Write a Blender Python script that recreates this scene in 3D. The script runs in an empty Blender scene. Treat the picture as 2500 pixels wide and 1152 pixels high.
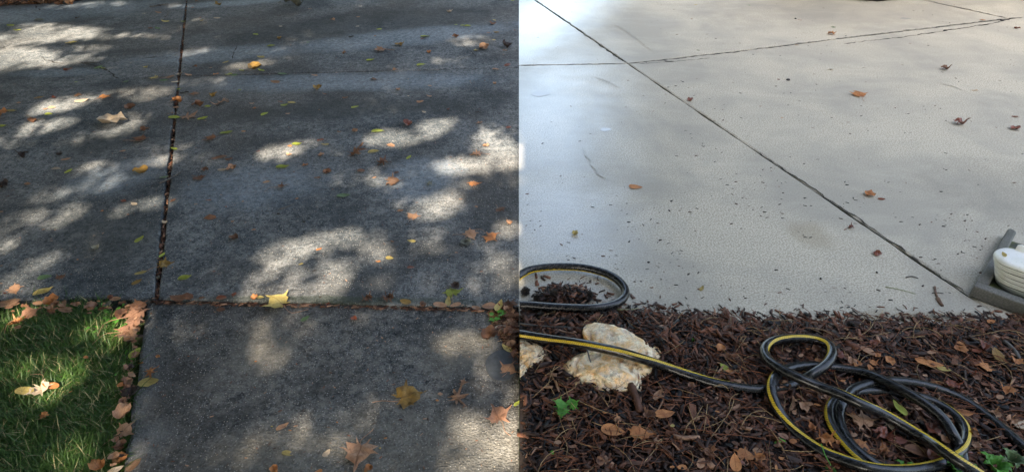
import bpy, bmesh, math, random
import numpy as np
from mathutils import Vector, Matrix, noise
R = math.radians
random.seed(7); rng = np.random.default_rng(7)
scn = bpy.context.scene
COL = scn.collection

# ------------------------------------------------------------------ camera, sky, sun, exposure
CAM_H, PITCH, FPX, W0, H0 = 1.3, R(35), 1500.0, 2500.0, 1152.0
SP, CP = math.sin(PITCH), math.cos(PITCH)
cam_d = bpy.data.cameras.new('camera'); cam = bpy.data.objects.new('camera', cam_d); COL.objects.link(cam)
cam.location = (0, 0, CAM_H); cam.rotation_euler = (R(90) - PITCH, 0, 0)
cam_d.sensor_width = 36; cam_d.lens = 36 * FPX / W0; cam_d.clip_start = .05; cam_d.clip_end = 600
scn.camera = cam
SUN_EL = R(42); SEAM_K = 17 / FPX; SUN_AZ = SEAM_K * CP
world = bpy.data.worlds.new('World'); scn.world = world; world.use_nodes = True
wn = world.node_tree; bg = wn.nodes['Background']; bg.inputs[1].default_value = .15
sky = wn.nodes.new('ShaderNodeTexSky'); sky.sky_type = 'NISHITA'; sky.sun_disc = False
sky.sun_elevation = SUN_EL; sky.sun_rotation = math.pi + SUN_AZ; sky.air_density = 1.3; sky.dust_density = 4.0; sky.ozone_density = 1.0
veil = wn.nodes.new('ShaderNodeHueSaturation'); veil.inputs['Saturation'].default_value = .85     # thin high cloud takes the blue down
wn.links.new(sky.outputs[0], veil.inputs['Color']); wn.links.new(veil.outputs[0], bg.inputs[0])
sun_d = bpy.data.lights.new('sun', 'SUN'); sun_d.energy = 5.0; sun_d.angle = R(.55); sun_d.color = (1, .88, .71)
sun = bpy.data.objects.new('sun', sun_d); COL.objects.link(sun)
sun.rotation_euler = (R(90) - SUN_EL, 0, -SUN_AZ); sun.location = (0, -10, 12)
scn.view_settings.view_transform = 'Standard'; scn.view_settings.look = 'None'
scn.view_settings.exposure = 2.5; scn.view_settings.gamma = 1; scn.view_settings.use_curve_mapping = False
S = Vector((-math.sin(SUN_AZ) * math.cos(SUN_EL), -math.cos(SUN_AZ) * math.cos(SUN_EL), math.sin(SUN_EL)))

# ------------------------------------------------------------------ helpers
def depth_at(py, z=0.0): return (CAM_H - z) / (SP + (py - 576) / FPX * CP)
def G(px, py, z=0.0):                       # a spot of the ground, measured off the photograph
    u = (px - 1250) / FPX; v = (py - 576) / FPX; t = depth_at(py, z)
    return Vector((u * t, t * (CP - v * SP), z))
def PX(x, y, z=0.0):
    d = y * CP + (CAM_H - z) * SP
    v = (-y * SP + (CAM_H - z) * CP) / d
    return 1250 + FPX * x / d, 576 + FPX * v
def ppm(py): return FPX / depth_at(py)
def seam_x(y, z=0.0): return SEAM_K * (y * CP + (CAM_H - z) * SP)

def tag(o, label=None, cat=None, group=None, kind=None):
    if label: o['label'] = label
    if cat: o['category'] = cat
    if group: o['group'] = group
    if kind: o['kind'] = kind
    return o
def link(o, parent=None):
    COL.objects.link(o)
    if parent: o.parent = parent
    return o
def empty(name, loc, label, cat, group=None, rz=0):
    o = bpy.data.objects.new(name, None); o.location = loc; o.rotation_euler = (0, 0, rz); o.empty_display_size = .1
    link(o); return tag(o, label, cat, group)
def mesh_obj(name, verts, faces, mats, parent=None, smooth=False, loc=None, midx=None):
    me = bpy.data.meshes.new(name); me.from_pydata([tuple(v) for v in verts], [], [tuple(f) for f in faces])
    for m in (mats if isinstance(mats, (list, tuple)) else [mats]): me.materials.append(m)
    if midx is not None: me.polygons.foreach_set('material_index', midx)
    if smooth: me.polygons.foreach_set('use_smooth', [True] * len(me.polygons))
    me.update()
    o = bpy.data.objects.new(name, me)
    if loc is not None: o.location = loc
    return link(o, parent)
def big_mesh(name, V, F, mats, midx=None, smooth=False, parent=None):   # numpy arrays, all faces with the same corner count
    me = bpy.data.meshes.new(name); n = F.shape[1]
    me.vertices.add(len(V)); me.vertices.foreach_set('co', V.astype(np.float32).ravel())
    me.loops.add(F.size); me.loops.foreach_set('vertex_index', F.astype(np.int32).ravel())
    me.polygons.add(len(F)); me.polygons.foreach_set('loop_start', np.arange(0, F.size, n, dtype=np.int32))
    me.polygons.foreach_set('loop_total', np.full(len(F), n, dtype=np.int32))
    for m in mats: me.materials.append(m)
    if midx is not None: me.polygons.foreach_set('material_index', midx.astype(np.int32))
    if smooth: me.polygons.foreach_set('use_smooth', np.ones(len(F), dtype=bool))
    me.update(calc_edges=True)
    return link(bpy.data.objects.new(name, me), parent)
def box(name, x0, x1, y0, y1, z0, z1, mat, parent=None, bevel=0):
    bm = bmesh.new(); bmesh.ops.create_cube(bm, size=1)
    for v in bm.verts: v.co = Vector((x0 + (v.co.x + .5) * (x1 - x0), y0 + (v.co.y + .5) * (y1 - y0), z0 + (v.co.z + .5) * (z1 - z0)))
    if bevel: bmesh.ops.bevel(bm, geom=bm.edges[:], offset=bevel, segments=2, affect='EDGES', profile=.6)
    me = bpy.data.meshes.new(name); bm.to_mesh(me); bm.free(); me.materials.append(mat)
    return link(bpy.data.objects.new(name, me), parent)

# ------------------------------------------------------------------ material helpers
class NT:
    def __init__(s, name):
        s.m = bpy.data.materials.new(name); s.m.use_nodes = True; s.t = s.m.node_tree; s.b = s.t.nodes['Principled BSDF']
        s.pos = s.n('ShaderNodeNewGeometry').outputs['Position']
    def n(s, typ, **kw):
        o = s.t.nodes.new(typ)
        for k, v in kw.items(): setattr(o, k, v)
        return o
    def l(s, a, b): s.t.links.new(a, b)
    def noise(s, scale, detail=3, rough=.6, vec=None, dist=0):
        o = s.n('ShaderNodeTexNoise'); o.inputs['Scale'].default_value = scale; o.inputs['Detail'].default_value = detail
        o.inputs['Roughness'].default_value = rough; o.inputs['Distortion'].default_value = dist; s.l(vec or s.pos, o.inputs['Vector']); return o.outputs[0]
    def voro(s, scale, feature='F1', vec=None, out='Distance'):
        o = s.n('ShaderNodeTexVoronoi', feature=feature); o.inputs['Scale'].default_value = scale; s.l(vec or s.pos, o.inputs['Vector']); return o.outputs[out]
    def ramp(s, fac, stops, interp='LINEAR'):
        o = s.n('ShaderNodeValToRGB'); o.color_ramp.interpolation = interp; e = o.color_ramp.elements
        while len(e) < len(stops): e.new(.5)
        for i, (p, c) in enumerate(stops):
            e[i].position = p; e[i].color = (c, c, c, 1) if isinstance(c, (int, float)) else (*c, 1)
        s.l(fac, o.inputs[0]); return o.outputs[0]
    def mix(s, fac, a, b, mode='MIX'):
        o = s.n('ShaderNodeMix', data_type='RGBA', blend_type=mode)
        for inp, v in ((o.inputs[0], fac), (o.inputs[6], a), (o.inputs[7], b)):
            if isinstance(v, (int, float)): inp.default_value = v if inp is o.inputs[0] else (v, v, v, 1)
            elif isinstance(v, tuple): inp.default_value = (*v, 1)
            else: s.l(v, inp)
        return o.outputs[2]
    def math(s, op, a, b=0, clamp=False):
        o = s.n('ShaderNodeMath', operation=op, use_clamp=clamp)
        for inp, v in ((o.inputs[0], a), (o.inputs[1], b)):
            if isinstance(v, (int, float)): inp.default_value = v
            else: s.l(v, inp)
        return o.outputs[0]
    def mapping(s, loc=(0, 0, 0), rot=(0, 0, 0), scale=(1, 1, 1), vec=None, typ='POINT'):
        o = s.n('ShaderNodeMapping', vector_type=typ); s.l(vec or s.pos, o.inputs[0])
        o.inputs[1].default_value = loc; o.inputs[2].default_value = rot; o.inputs[3].default_value = scale; return o.outputs[0]
    def bump(s, h, strength=.5, dist=.002, nrm=None):
        o = s.n('ShaderNodeBump'); o.inputs['Strength'].default_value = strength; o.inputs['Distance'].default_value = dist
        s.l(h, o.inputs['Height'])
        if nrm: s.l(nrm, o.inputs['Normal'])
        return o.outputs[0]
    def set(s, **kw):
        for k, v in kw.items():
            i = s.b.inputs[k.replace('_', ' ')]
            if isinstance(v, (int, float)): i.default_value = v
            elif isinstance(v, tuple): i.default_value = (*v, 1) if len(v) == 3 else v
            else: s.l(v, i)
        return s.m
    def blob(s, c, half, hw, warp=.25, vec=None, soft=(1.25, .45)):   # soft stain: centre, half-axis vector, half-width
        ang = math.atan2(half[1], half[0]); ln = math.hypot(half[0], half[1])
        v = s.mapping(loc=(c[0], c[1], 0), rot=(0, 0, ang), scale=(ln, hw, 1000), typ='TEXTURE', vec=vec)
        ln_ = s.n('ShaderNodeVectorMath', operation='LENGTH'); s.l(v, ln_.inputs[0])
        nz = s.noise(6, 4, .65)
        d = s.math('ADD', ln_.outputs['Value'], s.math('MULTIPLY', s.math('SUBTRACT', nz, .5), warp * 4))
        mr = s.n('ShaderNodeMapRange', interpolation_type='SMOOTHSTEP'); s.l(d, mr.inputs[0])
        mr.inputs[1].default_value = soft[0]; mr.inputs[2].default_value = soft[1]; return mr.outputs[0]

def mat_plain(name, col, rough=.6, var=.15, scale=20, **kw):
    n = NT(name); nz = n.noise(scale, 4)
    c = n.mix(n.ramp(nz, [(.3, 0), (.7, 1)]), tuple(max(0, x * (1 - var)) for x in col), tuple(x * (1 + var) for x in col))
    return n.set(Base_Color=c, Roughness=rough, Normal=n.bump(n.noise(scale * 6, 3), .3, .003), **kw)

def old_concrete(name, dark, mid, light, speck=.3, aggr=170, warm=(.13, .105, .08)):
    n = NT(name)
    g1 = n.ramp(n.noise(170, 1, .5), [(.44, 0), (.56, 1)]); g2 = n.ramp(n.noise(78, 2, .6), [(.42, 0), (.58, 1)]); fine = n.math('ADD', n.math('MULTIPLY', g1, .55), n.math('MULTIPLY', g2, .45)); med = n.noise(34, 4, .7); big = n.noise(2.6, 5, .62, dist=.4); huge = n.noise(.8, 3)
    c = n.mix(fine, dark, mid)
    mott = n.noise(58, 3, .85); c = n.mix(n.ramp(mott, [(.44, .75), (.52, 0)]), c, tuple(x * .8 for x in dark))
    c = n.mix(n.ramp(n.noise(24, 5, .8), [(.5, 0), (.6, .5)]), c, light)
    c = n.mix(n.ramp(med, [(.35, 0), (.75, .55)]), c, light)
    c = n.mix(n.ramp(big, [(.40, .6), (.56, 0)]), c, tuple(x * .9 for x in dark))
    c = n.mix(n.ramp(huge, [(.42, 0), (.68, .45)]), c, warm)
    sp = n.ramp(n.voro(aggr), [(.13, 1), (.26, 0)])
    rnd = n.n('ShaderNodeTexVoronoi'); rnd.inputs['Scale'].default_value = aggr; n.l(n.pos, rnd.inputs['Vector'])
    sel = n.n('ShaderNodeSeparateColor'); n.l(rnd.outputs['Color'], sel.inputs[0])
    pick = n.ramp(sel.outputs[0], [(.4, 0), (.5, 1)])
    c = n.mix(n.math('MULTIPLY', n.math('MULTIPLY', sp, pick), speck), c, n.mix(sel.outputs[1], (.42, .42, .42), (.5, .42, .32)))
    pit = n.ramp(n.voro(75), [(.05, 1), (.16, 0)])
    c = n.mix(n.math('MULTIPLY', pit, .7), c, (.012, .012, .012))
    h = n.math('ADD', n.math('MULTIPLY', fine, 1.0), n.math('MULTIPLY', med, .8))
    h = n.math('ADD', h, n.math('MULTIPLY', sp, .4)); h = n.math('SUBTRACT', h, n.math('MULTIPLY', pit, .5))
    return n, c, h

def px_blob(n, x0, y0, x1, y1, hpx, warp=.25, soft=(1.25, .45)):
    a, b = G(x0, y0), G(x1, y1); c = (a + b) / 2; half = (b - a) / 2
    up = G((x0 + x1) / 2, (y0 + y1) / 2 - hpx); dn = G((x0 + x1) / 2, (y0 + y1) / 2 + hpx)
    return n.blob(c, half, (up - dn).length / 2, warp, soft=soft)
def addm(n, L):
    r = L[0]
    for x in L[1:]: r = n.math('MAXIMUM', r, x)
    return r

n, c, h = old_concrete('weathered driveway concrete', (.013, .021, .028), (.182, .198, .210), (.27, .27, .265), .8, 140)
sky_sheen = addm(n, [px_blob(n, -200, 55, 420, 10, 22), px_blob(n, 380, 20, 700, 0, 8), px_blob(n, 300, 150, 760, 118, 20), px_blob(n, 640, 128, 1290, 60, 22),
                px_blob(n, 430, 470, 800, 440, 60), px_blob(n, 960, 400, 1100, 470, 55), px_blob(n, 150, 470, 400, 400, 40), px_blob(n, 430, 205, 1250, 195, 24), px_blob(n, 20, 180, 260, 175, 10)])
sky_sheen = n.math('MULTIPLY', sky_sheen, n.ramp(n.noise(40, 4, .8), [(.38, .25), (.6, 1)]))
dark_bands = addm(n, [px_blob(n, 480, 95, 1300, 20, 36, .15), px_blob(n, 480, 290, 1240, 245, 30, .3), px_blob(n, 150, 520, 380, 640, 55, .3), px_blob(n, 120, 370, 380, 330, 30, .3)])
c = n.mix(n.math('MULTIPLY', dark_bands, .55), c, (.03, .034, .034))  # darker elongated blobs across the slabs
c = n.mix(n.math('MULTIPLY', sky_sheen, .42), c, (.17, .23, .31))  # bluish sky sheen painted into the slab colour
edge_green = px_blob(n, 480, 725, 1250, 738, 9, .3)
c = n.mix(n.math('MULTIPLY', edge_green, .5), c, (.045, .06, .035))
M_DRIVE = n.set(Base_Color=c, Roughness=n.ramp(sky_sheen, [(0, .85), (1, .45)]), Specular_IOR_Level=n.ramp(sky_sheen, [(0, .18), (1, .5)]), Normal=n.bump(h, .9, .0022))
n, c, h = old_concrete('worn walkway concrete', (.010, .015, .020), (.165, .170, .172), (.25, .235, .21), .9, 150)
edge = addm(n, [px_blob(n, 352, 745, 300, 1152, 40, .3), px_blob(n, 300, 1140, 380, 1000, 60, .3)])
c = n.mix(n.math('MULTIPLY', edge, .45), c, (.19, .19, .185))
sun_warm = addm(n, [px_blob(n, 560, 850, 720, 830, 80, .3), px_blob(n, 500, 1120, 1300, 1060, 110, .3), px_blob(n, 1020, 850, 1240, 840, 60, .3)])
c = n.mix(n.math('MULTIPLY', sun_warm, .35), c, (.20, .18, .145))  # warm sunlit tone painted where the walkway sun patches fall
M_WALK = n.set(Base_Color=c, Roughness=.85, Specular_IOR_Level=.2, Normal=n.bump(h, 1.0, .0028))

# pale damp concrete of the swept drive
n = NT('pale damp concrete')
fine = n.math('ADD', n.math('MULTIPLY', n.ramp(n.noise(170, 1, .5), [(.40, 0), (.60, 1)]), .6), n.math('MULTIPLY', n.noise(70, 3, .7), .4)); med = n.noise(40, 4, .65); big = n.noise(1.7, 5, .6, dist=.5)
stv = n.mapping(rot=(0, 0, R(40)), scale=(1.0, 3.0, 1)); streak = n.noise(3.2, 5, .65, vec=stv)
c = n.mix(n.ramp(fine, [(.35, 0), (.65, 1)]), (.355, .318, .252), (.54, .488, .388))
c = n.mix(n.ramp(big, [(.38, .75), (.6, 0)]), c, (.31, .29, .245))
c = n.mix(n.ramp(streak, [(.5, 0), (.72, .22)]), c, (.57, .52, .42))
c = n.mix(n.ramp(med, [(.62, 0), (.8, .35)]), c, (.27, .25, .21))
spk = n.ramp(n.voro(120), [(.07, 1), (.13, 0)]); c = n.mix(n.math('MULTIPLY', spk, .45), c, (.11, .10, .085))
wht = n.ramp(n.voro(97), [(.05, 1), (.12, 0)]); c = n.mix(n.math('MULTIPLY', wht, .35), c, (.66, .66, .64))
brn = addm(n, [px_blob(n, 1930, 545, 2030, 600, 30, .4), px_blob(n, 2040, 790, 2180, 760, 14, .4), px_blob(n, 1800, 790, 2450, 765, 10, .5)])
c = n.mix(n.math('MULTIPLY', brn, .35), c, (.25, .20, .12))
shade_tint = addm(n, [px_blob(n, 2380, 540, 2600, 420, 90, .4), px_blob(n, 1700, 40, 2400, 10, 40, .4)])
c = n.mix(n.math('MULTIPLY', shade_tint, .28), c, (.16, .15, .13))  # shade along the far edge and right side put into the colour
wet = addm(n, [px_blob(n, 1150, 60, 1420, 90, 190, .18, (1.7, .1)), px_blob(n, 1100, 300, 1500, 330, 260, .2, (1.8, 0)), px_blob(n, 1100, 560, 1500, 480, 160, .25, (1.8, .2))])
wet2 = n.math('MAXIMUM', wet, n.ramp(n.noise(2.2, 4), [(.55, 0), (.8, .22)]))
h = n.math('ADD', n.math('MULTIPLY', fine, .7), n.math('MULTIPLY', med, 1.0)); h = n.math('SUBTRACT', h, n.math('MULTIPLY', spk, .5))
h = n.math('ADD', h, n.math('MULTIPLY', streak, .5))
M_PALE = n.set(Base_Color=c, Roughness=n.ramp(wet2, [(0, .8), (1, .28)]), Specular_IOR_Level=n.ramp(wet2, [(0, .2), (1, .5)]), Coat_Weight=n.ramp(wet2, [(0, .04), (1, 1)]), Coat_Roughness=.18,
               Coat_Normal=n.bump(h, .35, .0016), Normal=n.bump(h, .14, .0014))

M_SOIL = mat_plain('dark soil', (.045, .032, .024), .9, .4, 40)
M_LAWNSOIL = mat_plain('lawn thatch', (.040, .050, .018), .95, .4, 30)
M_MULCHBED = mat_plain('dark mulch bed', (.020, .012, .009), .8, .5, 60)
def bark(name, col, rough=.45):
    n = NT(name); oi = n.n('ShaderNodeObjectInfo').outputs['Random']
    tc = n.n('ShaderNodeTexCoord').outputs['Object']
    g = n.noise(60, 4, .7, vec=n.mapping(scale=(1, 9, 4), vec=tc)); p = n.noise(30, 2)
    c = n.mix(n.ramp(g, [(.3, 0), (.7, 1)]), tuple(x * .45 for x in col), col)
    c = n.mix(n.ramp(p, [(.4, 0), (.7, .6)]), c, tuple(x * 1.7 for x in col))
    return n.set(Base_Color=c, Roughness=rough, Specular_IOR_Level=.32, Normal=n.bump(g, .8, .002))
BARKS = [bark('bark very dark', (.036, .018, .012)), bark('bark dark brown', (.090, .040, .024)), bark('bark red brown', (.17, .070, .038)), bark('bark tan', (.32, .18, .11)), bark('bark black', (.007, .005, .005), .35)]
M_NEEDLE = bark('dry pine needle', (.20, .075, .035), .6)
M_STRAW = bark('pale straw', (.36, .24, .12), .6)
def leafmat(name, col, spot, rough=.6, trans=.12, gloss=.35):
    n = NT(name); tc = n.n('ShaderNodeTexCoord').outputs['Object']; oi = n.n('ShaderNodeObjectInfo')
    a = n.noise(3.2, 4, .65, vec=n.mapping(vec=tc)); b = n.noise(14, 3, .7, vec=tc)
    addv = n.n('ShaderNodeVectorMath', operation='ADD'); n.l(n.pos, addv.inputs[0]); w = n.noise(28, 4, .7)
    c = n.mix(n.ramp(w, [(.42, 0), (.68, .75)]), col, spot)
    c = n.mix(n.ramp(b, [(.56, 0), (.70, .6)]), c, tuple(x * .4 for x in spot))
    sx_ = n.n('ShaderNodeSeparateXYZ'); n.l(tc, sx_.inputs[0]); rib = n.ramp(n.math('ABSOLUTE', sx_.outputs['Y']), [(.006, .55), (.022, 0)]); c = n.mix(rib, c, tuple(x * .55 for x in spot))
    sv = n.math('PINGPONG', n.math('ADD', sx_.outputs['X'], n.math('MULTIPLY', n.math('ABSOLUTE', sx_.outputs['Y']), -1.1)), .055); c = n.mix(n.ramp(sv, [(.003, .35), (.012, 0)]), c, tuple(x * .7 for x in spot))
    hue = n.n('ShaderNodeHueSaturation'); n.l(c, hue.inputs['Color'])
    mr = n.n('ShaderNodeMapRange'); n.l(oi.outputs['Random'], mr.inputs[0]); mr.inputs[3].default_value = .72; mr.inputs[4].default_value = 1.2
    n.l(mr.outputs[0], hue.inputs['Value'])
    m = n.set(Base_Color=hue.outputs[0], Roughness=rough, Specular_IOR_Level=gloss, Normal=n.bump(n.noise(120, 3), .5, .002), Transmission_Weight=0)
    if trans:
        tr = n.n('ShaderNodeBsdfTranslucent'); n.l(hue.outputs[0], tr.inputs[0]); mx = n.n('ShaderNodeMixShader'); mx.inputs[0].default_value = trans
        n.l(n.b.outputs[0], mx.inputs[1]); n.l(tr.outputs[0], mx.inputs[2]); n.l(mx.outputs[0], n.t.nodes['Material Output'].inputs[0])
    return m
LM = {
 'rust': leafmat('rusty tan leaf', (.30, .16, .10), (.18, .085, .05)),
 'tan': leafmat('tan leaf', (.38, .22, .13), (.26, .13, .07)), 'brown': leafmat('brown leaf', (.20, .095, .05), (.10, .045, .025)),
 'dark': leafmat('dark leaf', (.05, .032, .025), (.025, .016, .013)), 'orange': leafmat('orange leaf', (.46, .20, .07), (.28, .09, .03)),
 'red': leafmat('red brown leaf', (.20, .055, .025), (.10, .028, .015), .4, .1, .5), 'yellow': leafmat('yellow leaf', (.46, .36, .12), (.34, .24, .07)),
 'ochre': leafmat('ochre leaf', (.32, .19, .045), (.14, .07, .02)), 'lime': leafmat('yellow green leaf', (.32, .36, .06), (.22, .24, .04)),
 'green': leafmat('grey green leaf', (.14, .22, .09), (.09, .14, .06)), 'pale': leafmat('pale leaf', (.50, .40, .29), (.36, .26, .17)),
 'grey': leafmat('grey leaf', (.17, .17, .13), (.09, .09, .07)), 'fresh': leafmat('fresh green leaf', (.13, .38, .05), (.09, .27, .04), .5, .25)}
CNAME = {'rust': 'rusty tan', 'tan': 'tan', 'brown': 'brown', 'dark': 'dark brown', 'orange': 'orange', 'red': 'reddish brown', 'yellow': 'yellow', 'ochre': 'mustard brown', 'lime': 'yellow green', 'green': 'dull green', 'pale': 'pale cream', 'grey': 'greyish', 'fresh': 'fresh green'}
n = NT('lawn grass'); rn = n.noise(35, 3)
gc = n.mix(n.ramp(rn, [(.3, 0), (.7, 1)]), (.024, .068, .015), (.08, .16, .028))
tr = n.n('ShaderNodeBsdfTranslucent'); n.l(gc, tr.inputs[0]); mx = n.n('ShaderNodeMixShader'); mx.inputs[0].default_value = .3
M_GRASS = n.set(Base_Color=gc, Roughness=.5); n.l(n.b.outputs[0], mx.inputs[1]); n.l(tr.outputs[0], mx.inputs[2]); n.l(mx.outputs[0], n.t.nodes['Material Output'].inputs[0])
M_DRYGRASS = mat_plain('dry grass', (.30, .26, .13), .7)
M_CANOPY = leafmat('tree foliage', (.045, .085, .022), (.03, .055, .016), .5, .08)
M_TRUNK = mat_plain('tree bark', (.10, .08, .06), .9, .4, 15)
M_DARKGAP = mat_plain('joint dirt', (.022, .018, .014), .95, .4, 90)

# ------------------------------------------------------------------ ground, slabs
g = mesh_obj('ground', [(-250, -250, -.13), (250, -250, -.13), (250, 250, -.13), (-250, 250, -.13)], [(0, 1, 2, 3)], mat_plain('surrounding lawn', (.06, .09, .03), .95, .3, 2)); tag(g, kind='structure')

def densify(pts, step):
    out = []
    for i, a in enumerate(pts):
        b = pts[(i + 1) % len(pts)]; k = max(1, min(220, int((b - a).length / step)))
        for j in range(k): out.append(a.lerp(b, j / k))
    return out
def slab(name, pts, ztop, mat, parent, thick=.11, bev=.006, jit=.0016, step=.03, drop=.004):
    pts = [Vector((p[0], p[1], 0)) for p in pts]
    area = sum(a.x * b.y - b.x * a.y for a, b in zip(pts, pts[1:] + pts[:1]))
    if area < 0: pts.reverse()
    pts = densify(pts, step); n_ = len(pts); outer, inner, low = [], [], []
    for i, p in enumerate(pts):
        t = (pts[(i + 1) % n_] - pts[i - 1]).normalized(); nr = Vector((-t.y, t.x, 0))
        onseam = abs(p.x - seam_x(p.y)) < .006
        if onseam: o = Vector((seam_x(p.y), p.y, 0)); b = 0; dz = 0
        else:
            j = noise.noise(p * 22) * jit * 2 + noise.noise(p * 5) * jit * 3
            o = p + nr * j; b = bev * (1 + .5 * noise.noise(p * 40)); dz = drop
        outer.append((o.x, o.y, ztop - dz)); q = o + nr * b; inner.append((q.x, q.y, ztop)); low.append((o.x, o.y, ztop - thick))
    V = inner + outer + low
    F = [tuple(range(n_))]
    for i in range(n_):
        k = (i + 1) % n_
        F.append((n_ + i, n_ + k, k, i)); F.append((2 * n_ + i, 2 * n_ + k, n_ + k, n_ + i))
    return mesh_obj(name, V, F, mat, parent)

def off(a, b, d):   # parallel offset of a line through a->b by d to its left
    t = (b - a).normalized(); nr = Vector((-t.y, t.x, 0)); return a + nr * d, b + nr * d
def isect(a, b, c, d):
    r, s = b - a, d - c; den = r.x * s.y - r.y * s.x; t = ((c - a).x * s.y - (c - a).y * s.x) / den; return a + r * t
def SEAM(y): return Vector((seam_x(y), y, 0))
SA, SB = SEAM(-3), SEAM(30)

# old driveway (left)
old = mesh_obj('old_driveway', [(-14, G(0, 740).y - .02, -.028), (seam_x(1.2) - .001, G(0, 740).y - .02, -.028), (seam_x(12) - .001, 12, -.028), (-14, 12, -.028)], [(0, 1, 2, 3)], M_DARKGAP)
tag(old, kind='structure')
gA, gB = G(381, 722), G(455, 0)
gl0, gl1 = off(gA, gB, .0085); gr0, gr1 = off(gA, gB, -.0085)
fL0, fL1 = G(0, 728), G(381, 727); fR0, fR1 = G(381, 727), G(1200, 746)
cj0, cj1 = G(440, 186), G(1267, 165)
cu0, cu1 = off(cj0, cj1, .0055); cd0, cd1 = off(cj0, cj1, -.0045)
tp0, tp1 = G(0, 16), G(230, 0)     # far edge where the planting bed starts
farL, farR = Vector((-14, 0, 0)), Vector((0, 0, 0))
tl = isect(tp0, tp1, Vector((-13, 0, 0)), Vector((-13, 1, 0))); tr_ = isect(tp0, tp1, gl0, gl1)
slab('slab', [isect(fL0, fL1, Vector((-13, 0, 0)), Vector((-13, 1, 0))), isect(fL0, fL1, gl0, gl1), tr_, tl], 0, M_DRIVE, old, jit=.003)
tr2 = isect(tp0, tp1, gr0, gr1); ts = isect(tp0, tp1, SA, SB)
if ts.y > 11: ts = SEAM(11)
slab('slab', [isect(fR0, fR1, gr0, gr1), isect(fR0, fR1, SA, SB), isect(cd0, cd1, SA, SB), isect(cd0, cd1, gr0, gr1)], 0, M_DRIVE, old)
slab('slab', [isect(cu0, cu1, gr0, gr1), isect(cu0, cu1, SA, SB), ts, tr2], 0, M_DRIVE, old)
# walkway
wk = slab('walkway', [G(364, 724), G(700, 730), G(1188, 742), G(1204, 780), G(1222, 822), G(1246, 858), G(1262, 880), SEAM(G(1267, 905).y), SEAM(G(1267, 1500).y),
     G(225, 1500), G(286, 1150), G(296, 1090), G(318, 1050), G(316, 1000), G(328, 930), G(338, 850), G(350, 760)], -.012, M_WALK, None, bev=.009, jit=.0035)
tag(wk, kind='structure')
# cracks in the old slab: jagged thin strips of opened joint
def crack(pts, w, parent, z=.0012, mat=M_DARKGAP):
    P = []
    for a, b in zip(pts, pts[1:]):
        A, B = G(*a), G(*b); k = max(3, int((B - A).length / .02))
        for j in range(k):
            p = A.lerp(B, j / k); d = (B - A).normalized(); nr = Vector((-d.y, d.x, 0))
            P.append((p + nr * (noise.noise(p * 17) * .014 + noise.noise(p * 50) * .008), nr))
    V, F = [], []
    for i, (p, nr) in enumerate(P):
        ww = w * max(.12, (.6 + 1.2 * noise.noise(p * 30 + Vector((9, 0, 0)))))
        if i in (0, len(P) - 1): ww = w * .1
        V += [(*(p + nr * ww).xy, z), (*(p - nr * ww).xy, z)]
        if i: F.append((2 * i - 2, 2 * i - 1, 2 * i + 1, 2 * i))
    return mesh_obj('crack', V, F, mat, parent)
crack([(95, 140), (130, 152), (165, 158)], .005, old); crack([(195, 152), (225, 160), (255, 168), (275, 180), (290, 196)], .008, old)
crack([(88, 15), (97, 28)], .006, old); crack([(345, 144), (385, 140), (430, 142)], .006, old); crack([(290, 196), (350, 190), (435, 187)], .003, old)
crack([(1125, 105), (1165, 142)], .003, old); crack([(565, 148), (578, 110)], .004, old); crack([(205, 152), (240, 155), (258, 160)], .012, old)
# round cement patch on the walkway
cp = G(1226, 884); V = [(cp.x + .047 * math.cos(a) * (1 + .04 * math.sin(3 * a)), cp.y + .058 * math.sin(a), -.0095) for a in np.linspace(0, 2 * math.pi, 33)[:-1]]
V2 = [(cp.x + (v[0] - cp.x) * 1.05, cp.y + (v[1] - cp.y) * 1.05, -.0125) for v in V]
V = [(min(v[0], seam_x(v[1]) - .002), v[1], v[2]) for v in V + V2]
mesh_obj('cement_patch', V, [tuple(range(32))] + [(32 + i, 32 + (i + 1) % 32, (i + 1) % 32, i) for i in range(32)], mat_plain('grey cement patch', (.05, .055, .06), .8, .25, 80), wk)

# pale driveway (right)
M_PGAP = mat_plain('pale joint dirt', (.05, .043, .034), .95, .4, 90)
new = mesh_obj('pale_driveway', [(seam_x(.9) + .001, .9, -.014), (14, .9, -.014), (14, 16, -.014), (seam_x(16) + .001, 16, -.014)], [(0, 1, 2, 3)], M_PGAP); tag(new, kind='structure')
A0, A1 = G(2370, 725), G(1305, 0); C0, C1 = G(1267, 160), G(1530, 156); B0, B1 = G(1530, 156), G(2462, 46); D0, D1 = G(2250, 0), G(2462, 46)
Al, Ar = off(A0, A1, .004), off(A0, A1, -.004); Cu, Cd = off(C0, C1, .003), off(C0, C1, -.003); Bu, Bd = off(B0, B1, .0045), off(B0, B1, -.0045); Dl, Dr = off(D0, D1, -.004), off(D0, D1, .004)
far = (Vector((0, 15, 0)), Vector((1, 15, 0))); rgt = (Vector((13, 0, 0)), Vector((13, 1, 0))); ctr = isect(B0, B1, D0, D1)
slab('slab', [isect(*Cu, SA, SB), isect(*Cu, *Al), isect(*Al, *far) if isect(*Al, *far).x > seam_x(15) else isect(*Al, SA, SB), isect(*Al, SA, SB)][:3] if isect(*Al, *far).x < seam_x(15) else [isect(*Cu, SA, SB), isect(*Cu, *Al), isect(*Al, *far), SEAM(15)], 0, M_PALE, new)
m0 = G(1267, 790)
slab('slab', [isect(*Cd, SA, SB), SEAM(m0.y), G(1700, 790), G(2300, 800), isect(*Al, G(1267, 830), G(2300, 830)), isect(*Cd, *Al)], 0, M_PALE, new, bev=.008)
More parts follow.
